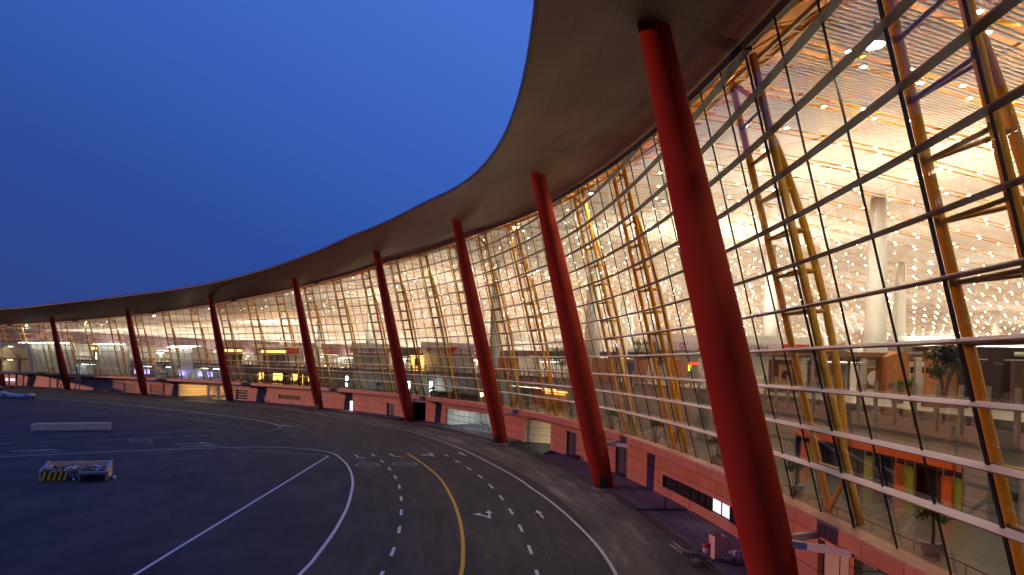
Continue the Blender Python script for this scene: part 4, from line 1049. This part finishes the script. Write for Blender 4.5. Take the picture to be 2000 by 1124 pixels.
# screens
sr = None
for j, (s, z) in enumerate(((228.6, 5.9), (224.0, 5.6), (209.0, 6.2), (200.9, 6.0), (197.1, 6.2))):
    lab = ('violet screen on a post at the left, near the seventh red column', 'violet screen on a post at the escalator foot', 'violet screen on a post before the right white wall', 'violet screen on a post above the baggage bay', 'violet screen on a post just left of the sixth red column')[j]
    if sr is None:
        sr = empty('screen_stand', P(s, -6, 4.65), lab, 'screen', 'violet screens on posts', hd(s) + math.pi); b = MB(); b.box((0, 0, 1.5), (2.2, .12, 1.3)); b.build('display', M['screen'], sr); b = MB(); b.box((0, .05, .45), (.12, .12, .9)); b.box((0, .05, .03), (.7, .5, .06)); b.build('post', M['steel'], sr)
    else: dup(sr, P(s, -6, 4.65), hd(s) + math.pi, lab)
# white wall blocks, globe-lamp kiosk, escalator
def core(s0, s1, n0, n1, z1, lab):
    o_ = P((s0 + s1) / 2, n0, 4.65); b = MB(); ss = srange(s0, s1, 3)
    b.grid([[P(s, n0, 4.7), P(s, n0, z1)] for s in ss], [[(s, 4.7), (s, z1)] for s in ss]); b.grid([[P(s, n0, z1), P(s, n1, z1)] for s in ss])
    for e_ in (s0, s1): b.quad(P(e_, n0, 4.7), P(e_, n1, 4.7), P(e_, n1, z1), P(e_, n0, z1), [(0, 4.7), (n0 - n1, 4.7), (n0 - n1, z1), (0, z1)])
    b.grid([[P(s, n1, 4.7), P(s, n1, z1)] for s in ss], flip=True)
    wl = MB()
    for q, r_ in zip(ss[:-1], ss[1:]): wl.beam(P(q + .2, n0 + 1.3, z1 + .1), P(r_ - .2, n0 + 1.3, z1 + .1), .12, .08)  # glow strip added along the top to brighten the core wall
    o = b.build('white_stair_core', M['wcore'], None, o_, o_); wl.build('added_wall_wash', M['added_wash'], o, o_); tag(o, lab, 'wall block', 'white stair cores')
core(234.4, 250, -7.3, -16, 13.6, 'tall white panelled stair core left of the seventh red column'); core(206.5, 215.6, -7.3, -14, 13.0, 'tall white panelled stair core left of the sixth red column'); core(262, 292, -7.6, -16, 13.8, 'wide white panelled block behind the boarding bridge end')
e = empty('lamp_kiosk', P(221, -16, 8.95), 'kiosk with a canopy and a row of six round glowing globes', 'kiosk', None, hd(221) + math.pi)
b = MB(); b.box((0, 0, 4.6), (9.5, 3, .35)); b.build('canopy', M['panelw'], e)
for k in range(6):
    b = MB(); b.lathe([(.02, 3.2), (.34, 3.35), (.45, 3.75), (.34, 4.15), (.02, 4.3)], 12, (-3.7 + k * 1.48, -1.2, 0)); b.build('globe', M['lampw'], e)
b = MB(); b.box((0, .8, 1.7), (7, .2, 3.2)); b.build('back_panel', M['iwall'], e)
b = MB(); [b.box((x, -.9, 2.2), (.14, .14, 4.4)) for x in (-4.4, 0, 4.4)]; b.build('posts', M['cream'], e)
for s, n, lab in ((256, -12, 'brown shop front with an orange sign at the far left of the upper floor'), (200, -14, 'brown shop front with an orange sign left of the sixth red column'), (190, -20, 'dark brown shop front behind the sixth red column')):
    e = empty('shop_front', P(s, n, 8.95), lab, 'shop', 'brown shop fronts on the upper floor', hd(s) + math.pi); b = MB(); b.box((0, .6, 1.6), (9, .3, 3.2)); b.build('wall', M['dark'], e); b = MB(); b.box((0, .2, 3.6), (9.4, .7, .7)); b.build('sign', M['gold_l'], e); b = MB(); b.box((0, .1, 4.15), (10, 2, .35)); b.build('canopy', M['terra'], e)
    b = MB(); [b.box((x, .4, 1.3), (1.2, .1, 2.2)) for x in (-2.6, .2, 2.9)]; b.build('lit_panel', M['lampc'] if s == 256 else M['iwall'], e)
e = empty('escalator', P(217, -6.4, 4.65), 'grey escalator descending to the right beside the globe lamp kiosk', 'escalator')
o_ = P(217, -6.4, 4.65); b = MB()
for n in (-5.9, -7.0): b.beam(P(224, n, 9.6), P(214.5, n, 5.0), .12, 1.0)
b.build('balustrade', M['balglass'], e, o_); b = MB(); b.beam(P(224, -6.45, 9.0), P(214.5, -6.45, 4.75), 1.0, .4); b.build('steps', M['steel'], e, o_); b = MB()
for n in (-5.9, -7.0): b.beam(P(224, n, 10.1), P(214.5, n, 5.55), .14, .1)
b.build('handrail', M['dwhite'], e, o_)

# ------------------------------------------------------------------ boarding bridge at the far left
bs = 273.0; bo = P(bs, 0, 0)
br = empty('boarding_bridge', bo, 'two storey grey glazed boarding bridge running out at the far left', 'boarding bridge')
def BP(a, n, z): return P(bs + a, n, z)
b = MB()
for z0, z1 in ((4.2, 4.9), (12.5, 13.5)): b.hexa([BP(0, -2 + .2 * (z0 - 4), z0), BP(6, -2 + .2 * (z0 - 4), z0), BP(6, 17.5, z0), BP(0, 17.5, z0), BP(0, -2 + .2 * (z1 - 4), z1), BP(6, -2 + .2 * (z1 - 4), z1), BP(6, 17.5, z1), BP(0, 17.5, z1)])
b.hexa([BP(-.1, -2.0, 4.2), BP(6, -2.0, 4.2), BP(6, -.6, 4.2), BP(-.1, -.6, 4.2), BP(-.1, .05, 13.5), BP(6, .05, 13.5), BP(6, 1.4, 13.5), BP(-.1, 1.4, 13.5)])
b.build('frame', M['bridge'], br, bo)
b = MB(); b.hexa([BP(.2, 0, 8.5), BP(5.8, 0, 8.5), BP(5.8, 17.5, 8.5), BP(.2, 17.5, 8.5), BP(.2, 0, 8.9), BP(5.8, 0, 8.9), BP(5.8, 17.5, 8.9), BP(.2, 17.5, 8.9)]); b.build('inner_floor', M['wood'], br, bo); b = MB(); b.quad(BP(5.6, 0, 4.9), BP(5.6, 17.5, 4.9), BP(5.6, 17.5, 12.5), BP(5.6, 0, 12.5)); b.build('back_wall', M['bulk'], br, bo)
b = MB(); b.quad(BP(.05, .2, 4.9), BP(.05, 17.5, 4.9), BP(.05, 17.5, 12.5), BP(.05, 1.4, 12.5)); b.build('glazing', M['glass'], br, bo)
b = MB()
for n in np.arange(2.5, 17.4, 2.6): b.beam(BP(0, n, 4.9), BP(0, n, 12.5), .1, .1)
for z in (6.8, 8.7): b.beam(BP(0, .8, z), BP(0, 17.5, z), .1, .14)
b.build('mullions', M['bridge'], br, bo)
b = MB()
for n in np.arange(2.5, 13, 5.2): b.beam(BP(.8, n, 9), BP(.8, n + 3.5, 12.5), .14, .14); b.beam(BP(.8, n, 4.9), BP(.8, n, 8.5), .4, .4)
b.build('inner_brace', M['wood'], br, bo)
for n in np.arange(4, 17, 6):
    for z in (8.4, 12.4): b = MB(); b.box(BP(3, n, z), (.9, .9, .1)); b.build('ceiling_lamp', M['lampw'], br, bo)
b = MB()
for n in (1.0, 3.2):
    for a in (1, 5): b = MB(); b.beam(BP(a, n, 0), BP(a, n, 4.2), .3, .3); b.build('support_leg', M['steel'], br, bo)
b = MB(); b.beam(BP(1, 1.0, .3), BP(1, 3.2, 4), .12, .12); b.beam(BP(1, 3.2, .3), BP(1, 1.0, 4), .12, .12); b.build('leg_brace', M['steel'], br, bo)

# ------------------------------------------------------------------ things on the apron
# sign posts
e = empty('sign_posts', (-118.4, 205.8, 0), 'pair of grey posts with a tall yellow sign by a far red column', 'sign')
b = MB(); b.beam((-.75, 0, 0), (-.75, 0, 5.6), .2, .2); b.beam((.35, 0, 0), (.35, 0, 8.7), .22, .22); b.build('posts', M['steel'], e); b = MB(); b.box((-.35, -.2, 4.6), (.95, .1, 2.0)); b.build('yellow_sign', M['signy'], e)
b = MB(); b.box((-1.5, 0, .25), (1.6, .8, .5)); b.box((1.3, 0, .22), (1.4, .8, .44)); b.build('base_blocks', M['hazy'], e); b = MB(); b.box((-.5, -.1, 6.4), (.8, .5, 1.3)); b.build('control_box', M['steel'], e)
# aircraft tug
e = empty('aircraft_tug', (-116.5, 175.5, 0), 'low white aircraft tug with dark cab parked at the far left edge', 'tug', None, .12)
b = MB(); sec = [(-6.5, .35, .95), (-5.2, .3, 1.25), (-3.4, .3, 1.3), (-2.0, .3, 1.55), (-.8, .3, 1.2), (1.0, .35, 1.0), (3.2, .4, 1.0), (4.4, .45, 1.15), (4.9, .55, .8)]
b.grid([[(x, -1.3, z0), (x, -1.35, (z0 + z1) / 2), (x, -1.2, z1), (x, 1.2, z1), (x, 1.35, (z0 + z1) / 2), (x, 1.3, z0), (x, -1.3, z0)] for x, z0, z1 in sec]); b.poly([(4.9, -1.3, .55), (4.9, 1.3, .55), (4.9, 1.2, .8), (4.9, -1.2, .8)]); b.build('body', M['dwhite'], e)
b = MB(); b.box((-4.3, 0, 1.85), (3.0, 2.3, 1.15)); b.build('cab', M['dglass'], e); b = MB(); b.box((-4.4, 0, 2.5), (3.4, 2.5, .16)); b.build('cab_roof', M['dwhite'], e)
b = MB(); b.box((-2.7, -1.1, 1.6), (.25, .2, .2)); b.build('beacon', M['signy'], e)
for x, r_ in ((-.9, .52), (4.0, .42), (-5.3, .52)):
    for y in (-1.3, 1.3): b = MB(); b.tube([(x, y - .12, r_), (x, y + .12, r_)], r_, 18); wh = b.build('wheel', M['tyre'], e); b = MB(); b.tube([(x, y - .14, r_), (x, y + .14, r_)], r_ * .5, 14); b.build('rim', M['dwhite'], wh)
# concrete barrier
e = empty('concrete_barrier', (-61.6, 105.7, 0), 'long low pale concrete barrier lying alone on the apron', 'barrier', None, math.atan2(4.0, 8.8))
def bevel_block(x0, x1, hh, d, slope=0.0):
    b = MB(); c = .08; prof = [(-d / 2, 0), (-d / 2, hh - c), (-d / 2 + c, hh), (d / 2 - c, hh), (d / 2, hh - c), (d / 2, 0)]
    b.grid([[(x0, y, z * (1 - slope * .25)) for y, z in prof], [(x0 + slope + .01, y, z) for y, z in prof], [(x1, y, z) for y, z in prof]]); b.poly([(x0, y, z * (1 - slope * .25)) for y, z in prof]); b.poly([(x1, y, z) for y, z in prof][::-1]); return b
for k, (x0, x1) in enumerate(((-4.8, -1.7), (-1.67, 1.6), (1.63, 4.85))): bevel_block(x0, x1, .98, 1.3, .5 if k == 0 else 0).build('block', M['conc'], e)
# open rubbish skip
e = empty('rubbish_skip', (-36.85, 63.65, 0), 'open rubbish skip with yellow black stripes and a high peach coloured back', 'skip', None, math.atan2(1.5, 4.3))
W2, D_, hf, hb = 2.45, 2.9, .78, 1.25
b = MB(); b.box((0, D_, hb / 2), (2 * W2, .12, hb))
for sg in (-1, 1): b.hexa([(sg * W2 - .06, 0, 0), (sg * W2 + .06, 0, 0), (sg * W2 + .06, D_, 0), (sg * W2 - .06, D_, 0), (sg * W2 - .06, 0, hf), (sg * W2 + .06, 0, hf), (sg * W2 + .06, D_, hb), (sg * W2 - .06, D_, hb)])
b.box((0, D_ / 2, .12), (2 * W2 - .14, D_ - .14, .1)); b.build('shell', M['peach'], e)
b = MB(); b.box((0, 0, hf / 2), (2 * W2 - .14, .1, hf - .02)); fp = b.build('front_panel', M['black'], e)
b = MB(); xs = -W2 + .08
for k in range(5):
    x = xs + k * .4; b.quad((x - .02, -.056, .02), (x + .2, -.056, .02), (min(x + .42, xs + 2.0), -.056, hf - .03), (x + .2, -.056, hf - .03))
b.build('hazard_stripe', M['hazy'], fp)
mt = lambda x, z: Matrix.Translation((x, -.06, z)) @ Matrix.Rotation(math.pi / 2, 4, 'X')
text_mesh('panel_text', '垃圾口', .40, M['white'], fp, mt(-.32, .44), .006, 'LEFT')
b = MB()
for sg in (-1, 1): b.beam((sg * W2, -.02, hf + .02), (sg * W2, D_, hb + .03), .2, .06)
b.build('rim', M['steel'], e)
def lumps(mb, n, x0, x1, y0, y1, z0, r0, r1):
    for _ in range(n):
        x, y, r_ = random.uniform(x0, x1), random.uniform(y0, y1), random.uniform(r0, r1); k = 6; prof = []
        m_ = Matrix.Rotation(random.uniform(0, 3), 3, 'Z') @ Matrix.Rotation(random.uniform(-.6, .6), 3, 'X')
        i0 = len(mb.v)
        for a in range(4):
            for j in range(k):
                ph = math.pi * (a + .5) / 4; th = 2 * math.pi * j / k; q = r_ * random.uniform(.7, 1.2)
                mb.v.append(tuple(m_ @ Vector((q * 1.3 * math.sin(ph) * math.cos(th), q * math.sin(ph) * math.sin(th), q * .7 * math.cos(ph))) + Vector((x, y, z0 + random.uniform(0, .2)))))
        for a in range(3):
            for j in range(k): mb.face((i0 + a * k + j, i0 + (a + 1) * k + j, i0 + (a + 1) * k + (j + 1) % k, i0 + a * k + (j + 1) % k))
        mb.face(tuple(i0 + j for j in range(k))); mb.face(tuple(i0 + 3 * k + j for j in range(k))[::-1])
for nm, m, n in (('white', 'trashw', 40), ('brown', 'trashb', 60), ('dark', 'black', 26)):
    b = MB(); lumps(b, n, -2.2, 2.2, .15, 2.3, .66, .12, .36); o = b.build('rubbish', M[m], None, None, (0, 0, 0)); o.location = e.location; o.rotation_euler = e.rotation_euler; tag(o, {'white': 'crumpled white plastic bags heaped in the rubbish skip', 'brown': 'brown cardboard and sacks heaped in the rubbish skip', 'dark': 'black rubbish bags heaped in the rubbish skip'}[nm], 'rubbish', kind='stuff')
e2 = empty('old_table', (-35.18, 63.70, 0), 'old grey table standing in front of the rubbish skip', 'table', None, math.atan2(1.5, 4.3))
b = MB(); b.box((0, 0, .72), (2.3, .75, .07)); b.build('tabletop', M['tablew'], e2)
for x in (-1.05, 1.05):
    for y in (-.3, .3): b = MB(); b.box((x, y, .35), (.09, .09, .69)); b.build('leg', M['tablew'], e2)
b = MB(); b.box((0, -.28, .62), (2.1, .04, .14)); b.build('apron', M['tablew'], e2)
for x, y, r_, lab in ((-33.9, 64.6, .16, 'pale bucket on the ground at the right end of the skip'), (-36.55, 63.2, .12, 'pale bucket standing against the black skip front')):
    b = MB(); b.lathe([(r_ * .8, 0), (r_, r_ * 2), (r_ * .9, r_ * 2), (r_ * .7, .05)], 14); tag(b.build('bucket', M['trashw'], None, None, (x, y, 0)), lab, 'bucket', 'pale buckets by the skip')
# bins
bn = empty('rubbish_bin', P(35.4, .35, .17), 'dark green wheeled bin at the foot of the second red column', 'bin', 'dark green bins at the column feet', hd(36))
b = MB(); b.hexa([(-.24, -.26, .08), (.24, -.26, .08), (.24, .26, .08), (-.24, .26, .08), (-.3, -.33, .92), (.3, -.33, .92), (.3, .33, .92), (-.3, .33, .92)]); b.build('body', M['binm'], bn); b = MB(); b.hexa([(-.33, -.36, .92), (.33, -.36, .92), (.33, .36, .92), (-.33, .36, .92), (-.28, -.3, 1.02), (.28, -.3, 1.02), (.28, .3, 1.05), (-.28, .3, 1.05)]); b.build('lid', M['binm'], bn)
for x in (-.22, .22): b = MB(); b.tube([(x - .03, .24, .1), (x + .03, .24, .1)], .1, 10); b.build('wheel', M['tyre'], bn)
dup(bn, P(71.9, .9, .17), hd(72), 'dark green bin at the foot of the red column by the beige passage'); dup(bn, P(143.3, .8, .17), hd(144), 'dark green bin at the foot of the red column by the golden shops')
# bollards
bl = None
for x, y, lab in ((11.69, 56.26, 'thin black bollard on the pavement below the dark strip window'), (-56.4, 175.04, 'thin black bollard near the vent, left one of the far pair'), (-49.3, 169.5, 'thin black bollard beneath the louvred window, right one of the far pair')):
    if bl is None: b = MB(); b.lathe([(.12, 0), (.12, .03), (.06, .04), (.06, .85), (.03, .9)], 12); bl = tag(b.build('bollard', M['black'], None, None, (x, y, .15)), lab, 'bollard', 'black bollards')
    else: dup(bl, (x, y, .15), 0, lab)
b = MB(); lumps(b, 9, -.9, .9, -.3, .3, .12, .12, .28); o = b.build('black_sacks', M['black'], None, None, (7.6, 85.2, .15)); o.rotation_euler = (0, 0, hd(55)); tag(o, 'heap of black sacks beside the podium door left of the second red column', 'sacks')
b = MB(); lumps(b, 5, -.8, .8, -.3, .3, .12, .12, .24); o = b.build('black_sacks', M['black'], None, None, P(172.5, -3.2, .15)); tag(o, 'small dark heap against the far podium wall near the vent', 'sacks')
# work clutter near the first column
e = empty('concrete_pedestal', (11.75, 42.1, .15), 'tall hollow concrete pedestal box open at the top on the pavement', 'pedestal', None, .18)
w_ = .34; b = MB()
for x, y, dx, dy in ((-w_, 0, .06, .74), (w_, 0, .06, .74), (0, -w_, .62, .06), (0, w_, .62, .06)): b.box((x, y, .62), (dx, dy, 1.24))
b.build('shell', M['conc'], e); b = MB(); b.box((0, 0, .5), (.62, .62, .9)); b.build('dark_fill', M['black'], e)
e = empty('bucket', (11.15, 42.35, .15), 'pinkish white bucket topped with an orange red cloth', 'bucket')
b = MB(); b.lathe([(.15, 0), (.19, .5), (.17, .5), (.14, .1)], 16); b.build('pail', M['bucketp'], e); b = MB(); lumps(b, 7, -.09, .09, -.09, .09, .52, .07, .12); b.build('cloth', M['rust'], e)
e = empty('wheelbarrow', (10.25, 40.95, 0), 'dark two wheeled handcart with raised handles beside the kerb', 'handcart', None, R(-28))
b = MB(); b.hexa([(-.55, -.3, .45), (.6, -.3, .42), (.6, .3, .42), (-.55, .3, .45), (-.7, -.38, .72), (.72, -.38, .62), (.72, .38, .62), (-.7, .38, .72)]); b.build('tray', M['navy'], e)
for y in (-.3, .3): b = MB(); b.tube([(.3, y, .5), (-.7, y, .62), (-1.35, y, 1.0)], .025, 6); b.build('handle', M['steel'], e)
for y in (-.42, .42):
    b = MB(); b.tube([(.05 + .34 * math.cos(a), y, .36 + .34 * math.sin(a)) for a in np.linspace(0, 6.2832, 25)], .03, 6, False); wh = b.build('wheel', M['tyre'], e)
    b = MB()
    for a in np.linspace(0, 5.2, 8): b.tube([(.05, y, .36), (.05 + .33 * math.cos(a), y, .36 + .33 * math.sin(a))], .01, 4, False)
    b.build('spokes', M['steel'], wh)
b = MB(); b.tube([(.05, -.45, .36), (.05, .45, .36)], .025, 6); b.build('axle', M['steel'], e); b = MB(); b.tube([(.6, .2, .45), (1.05, .25, .02)], .02, 5); b.build('prop_leg', M['steel'], e)
b = MB(); lumps(b, 16, -.55, .75, -.4, .4, .2, .16, .34); o = b.build('sack_pile', M['rag'], None, None, (12.45, 41.0, .15)); tag(o, 'pile of striped sacks and rags beside the huge red column', 'sacks')
b = MB(); lumps(b, 5, -.5, .6, -.3, .3, .5, .06, .12); o = b.build('white_plastic', M['trashw'], None, None, (12.35, 41.0, .15)); tag(o, 'scraps of white plastic on the sack pile', 'plastic')
for (a, c, lab) in (((12.05, 41.75, .15), (12.1, 42.1, 1.0), 'short wooden stick leaning right of the concrete pedestal'), ((12.65, 41.4, .2), (12.05, 42.0, 1.05), 'long wooden pole leaning from the sacks to the pedestal'), ((12.7, 41.8, .15), (12.35, 42.4, 1.1), 'thin wooden pole leaning behind the sack pile')):
    b = MB(); b.tube([(0, 0, 0), tuple(Vector(c) - Vector(a))], .025, 6); tag(b.build('wooden_pole', M['wood'], None, None, a), lab, 'pole', 'loose wooden poles')
b = MB()
for k in range(3): b.tube([(.5 * math.cos(a + k) * (1 - .1 * k) + .2 * k, .28 * math.sin(a), .02 + .015 * k) for a in np.linspace(0, 5.6, 24)], .018, 5, False)
tag(b.build('hose_coil', M['binm'], None, None, (11.75, 41.2, .15)), 'loose coil of dark hose on the pavement before the pedestal', 'hose')

# ------------------------------------------------------------------ sky, sun, camera
w = bpy.data.worlds.new('World'); sc.world = w; w.use_nodes = True
nt = w.node_tree; N, L = nt.nodes, nt.links; bg = N['Background']
tc = N.new('ShaderNodeTexCoord'); sx = N.new('ShaderNodeSeparateXYZ'); L.new(tc.outputs['Generated'], sx.inputs[0])
def mth(op, a, c, clamp=False):
    k = N.new('ShaderNodeMath'); k.operation = op; k.use_clamp = clamp
    for i, q in enumerate((a, c)):
        if isinstance(q, (int, float)): k.inputs[i].default_value = q
        else: L.new(q, k.inputs[i])
    return k.outputs[0]
f = mth('ADD', mth('MULTIPLY', sx.outputs['Z'], 1.0), mth('MULTIPLY', sx.outputs['X'], .42)); f = mth('ADD', f, .36, True)
rp = N.new('ShaderNodeValToRGB'); L.new(f, rp.inputs['Fac']); cr = rp.color_ramp
cols = [(0.0, (.034, .050, .175)), (.14, (.030, .055, .230)), (.35, (.024, .068, .310)), (.60, (.042, .122, .500)), (.78, (.062, .165, .620)), (1.0, (.056, .150, .570))]
cr.elements[0].position = cols[0][0]; cr.elements[0].color = (*cols[0][1], 1); cr.elements[1].position = 1; cr.elements[1].color = (*cols[-1][1], 1)
for p, c in cols[1:-1]: e_ = cr.elements.new(p); e_.color = (*c, 1)
L.new(rp.outputs['Color'], bg.inputs['Color']); bg.inputs['Strength'].default_value = 1.0

sl = bpy.data.lights.new('sun', 'SUN'); sl.energy = 1.35; sl.angle = R(.8); sl.color = (1, .39, .25)
so = bpy.data.objects.new('sun', sl); COL.objects.link(so)
d = Vector((.99, -.06, -.092)).normalized(); so.rotation_euler = d.to_track_quat('-Z', 'Y').to_euler(); so.location = (-200, 200, 80)

cd = bpy.data.cameras.new('camera'); cam = bpy.data.objects.new('camera', cd); COL.objects.link(cam); sc.camera = cam
cam.location = (0, 0, 10.697); cam.rotation_mode = 'QUATERNION'
cam.rotation_quaternion = (Matrix.Rotation(math.pi / 2, 3, 'X') @ Matrix.Rotation(.02346, 3, 'Z')).to_quaternion()
cd.sensor_width = 36; cd.lens = 1470.6 / 2000 * 36; cd.shift_y = (711.27 - 562) / 2000; cd.clip_start = .3; cd.clip_end = 6000

sc.render.engine = 'CYCLES'; cy = sc.cycles
cy.use_denoising = True; cy.max_bounces = 6; cy.diffuse_bounces = 3; cy.glossy_bounces = 3; cy.transparent_max_bounces = 24; cy.transmission_bounces = 4
cy.sample_clamp_indirect = 4; cy.caustics_reflective = False; cy.caustics_refractive = False; cy.use_light_tree = True
sc.view_settings.view_transform = 'Standard'; sc.view_settings.look = 'None'; sc.view_settings.exposure = 0; sc.view_settings.gamma = 1
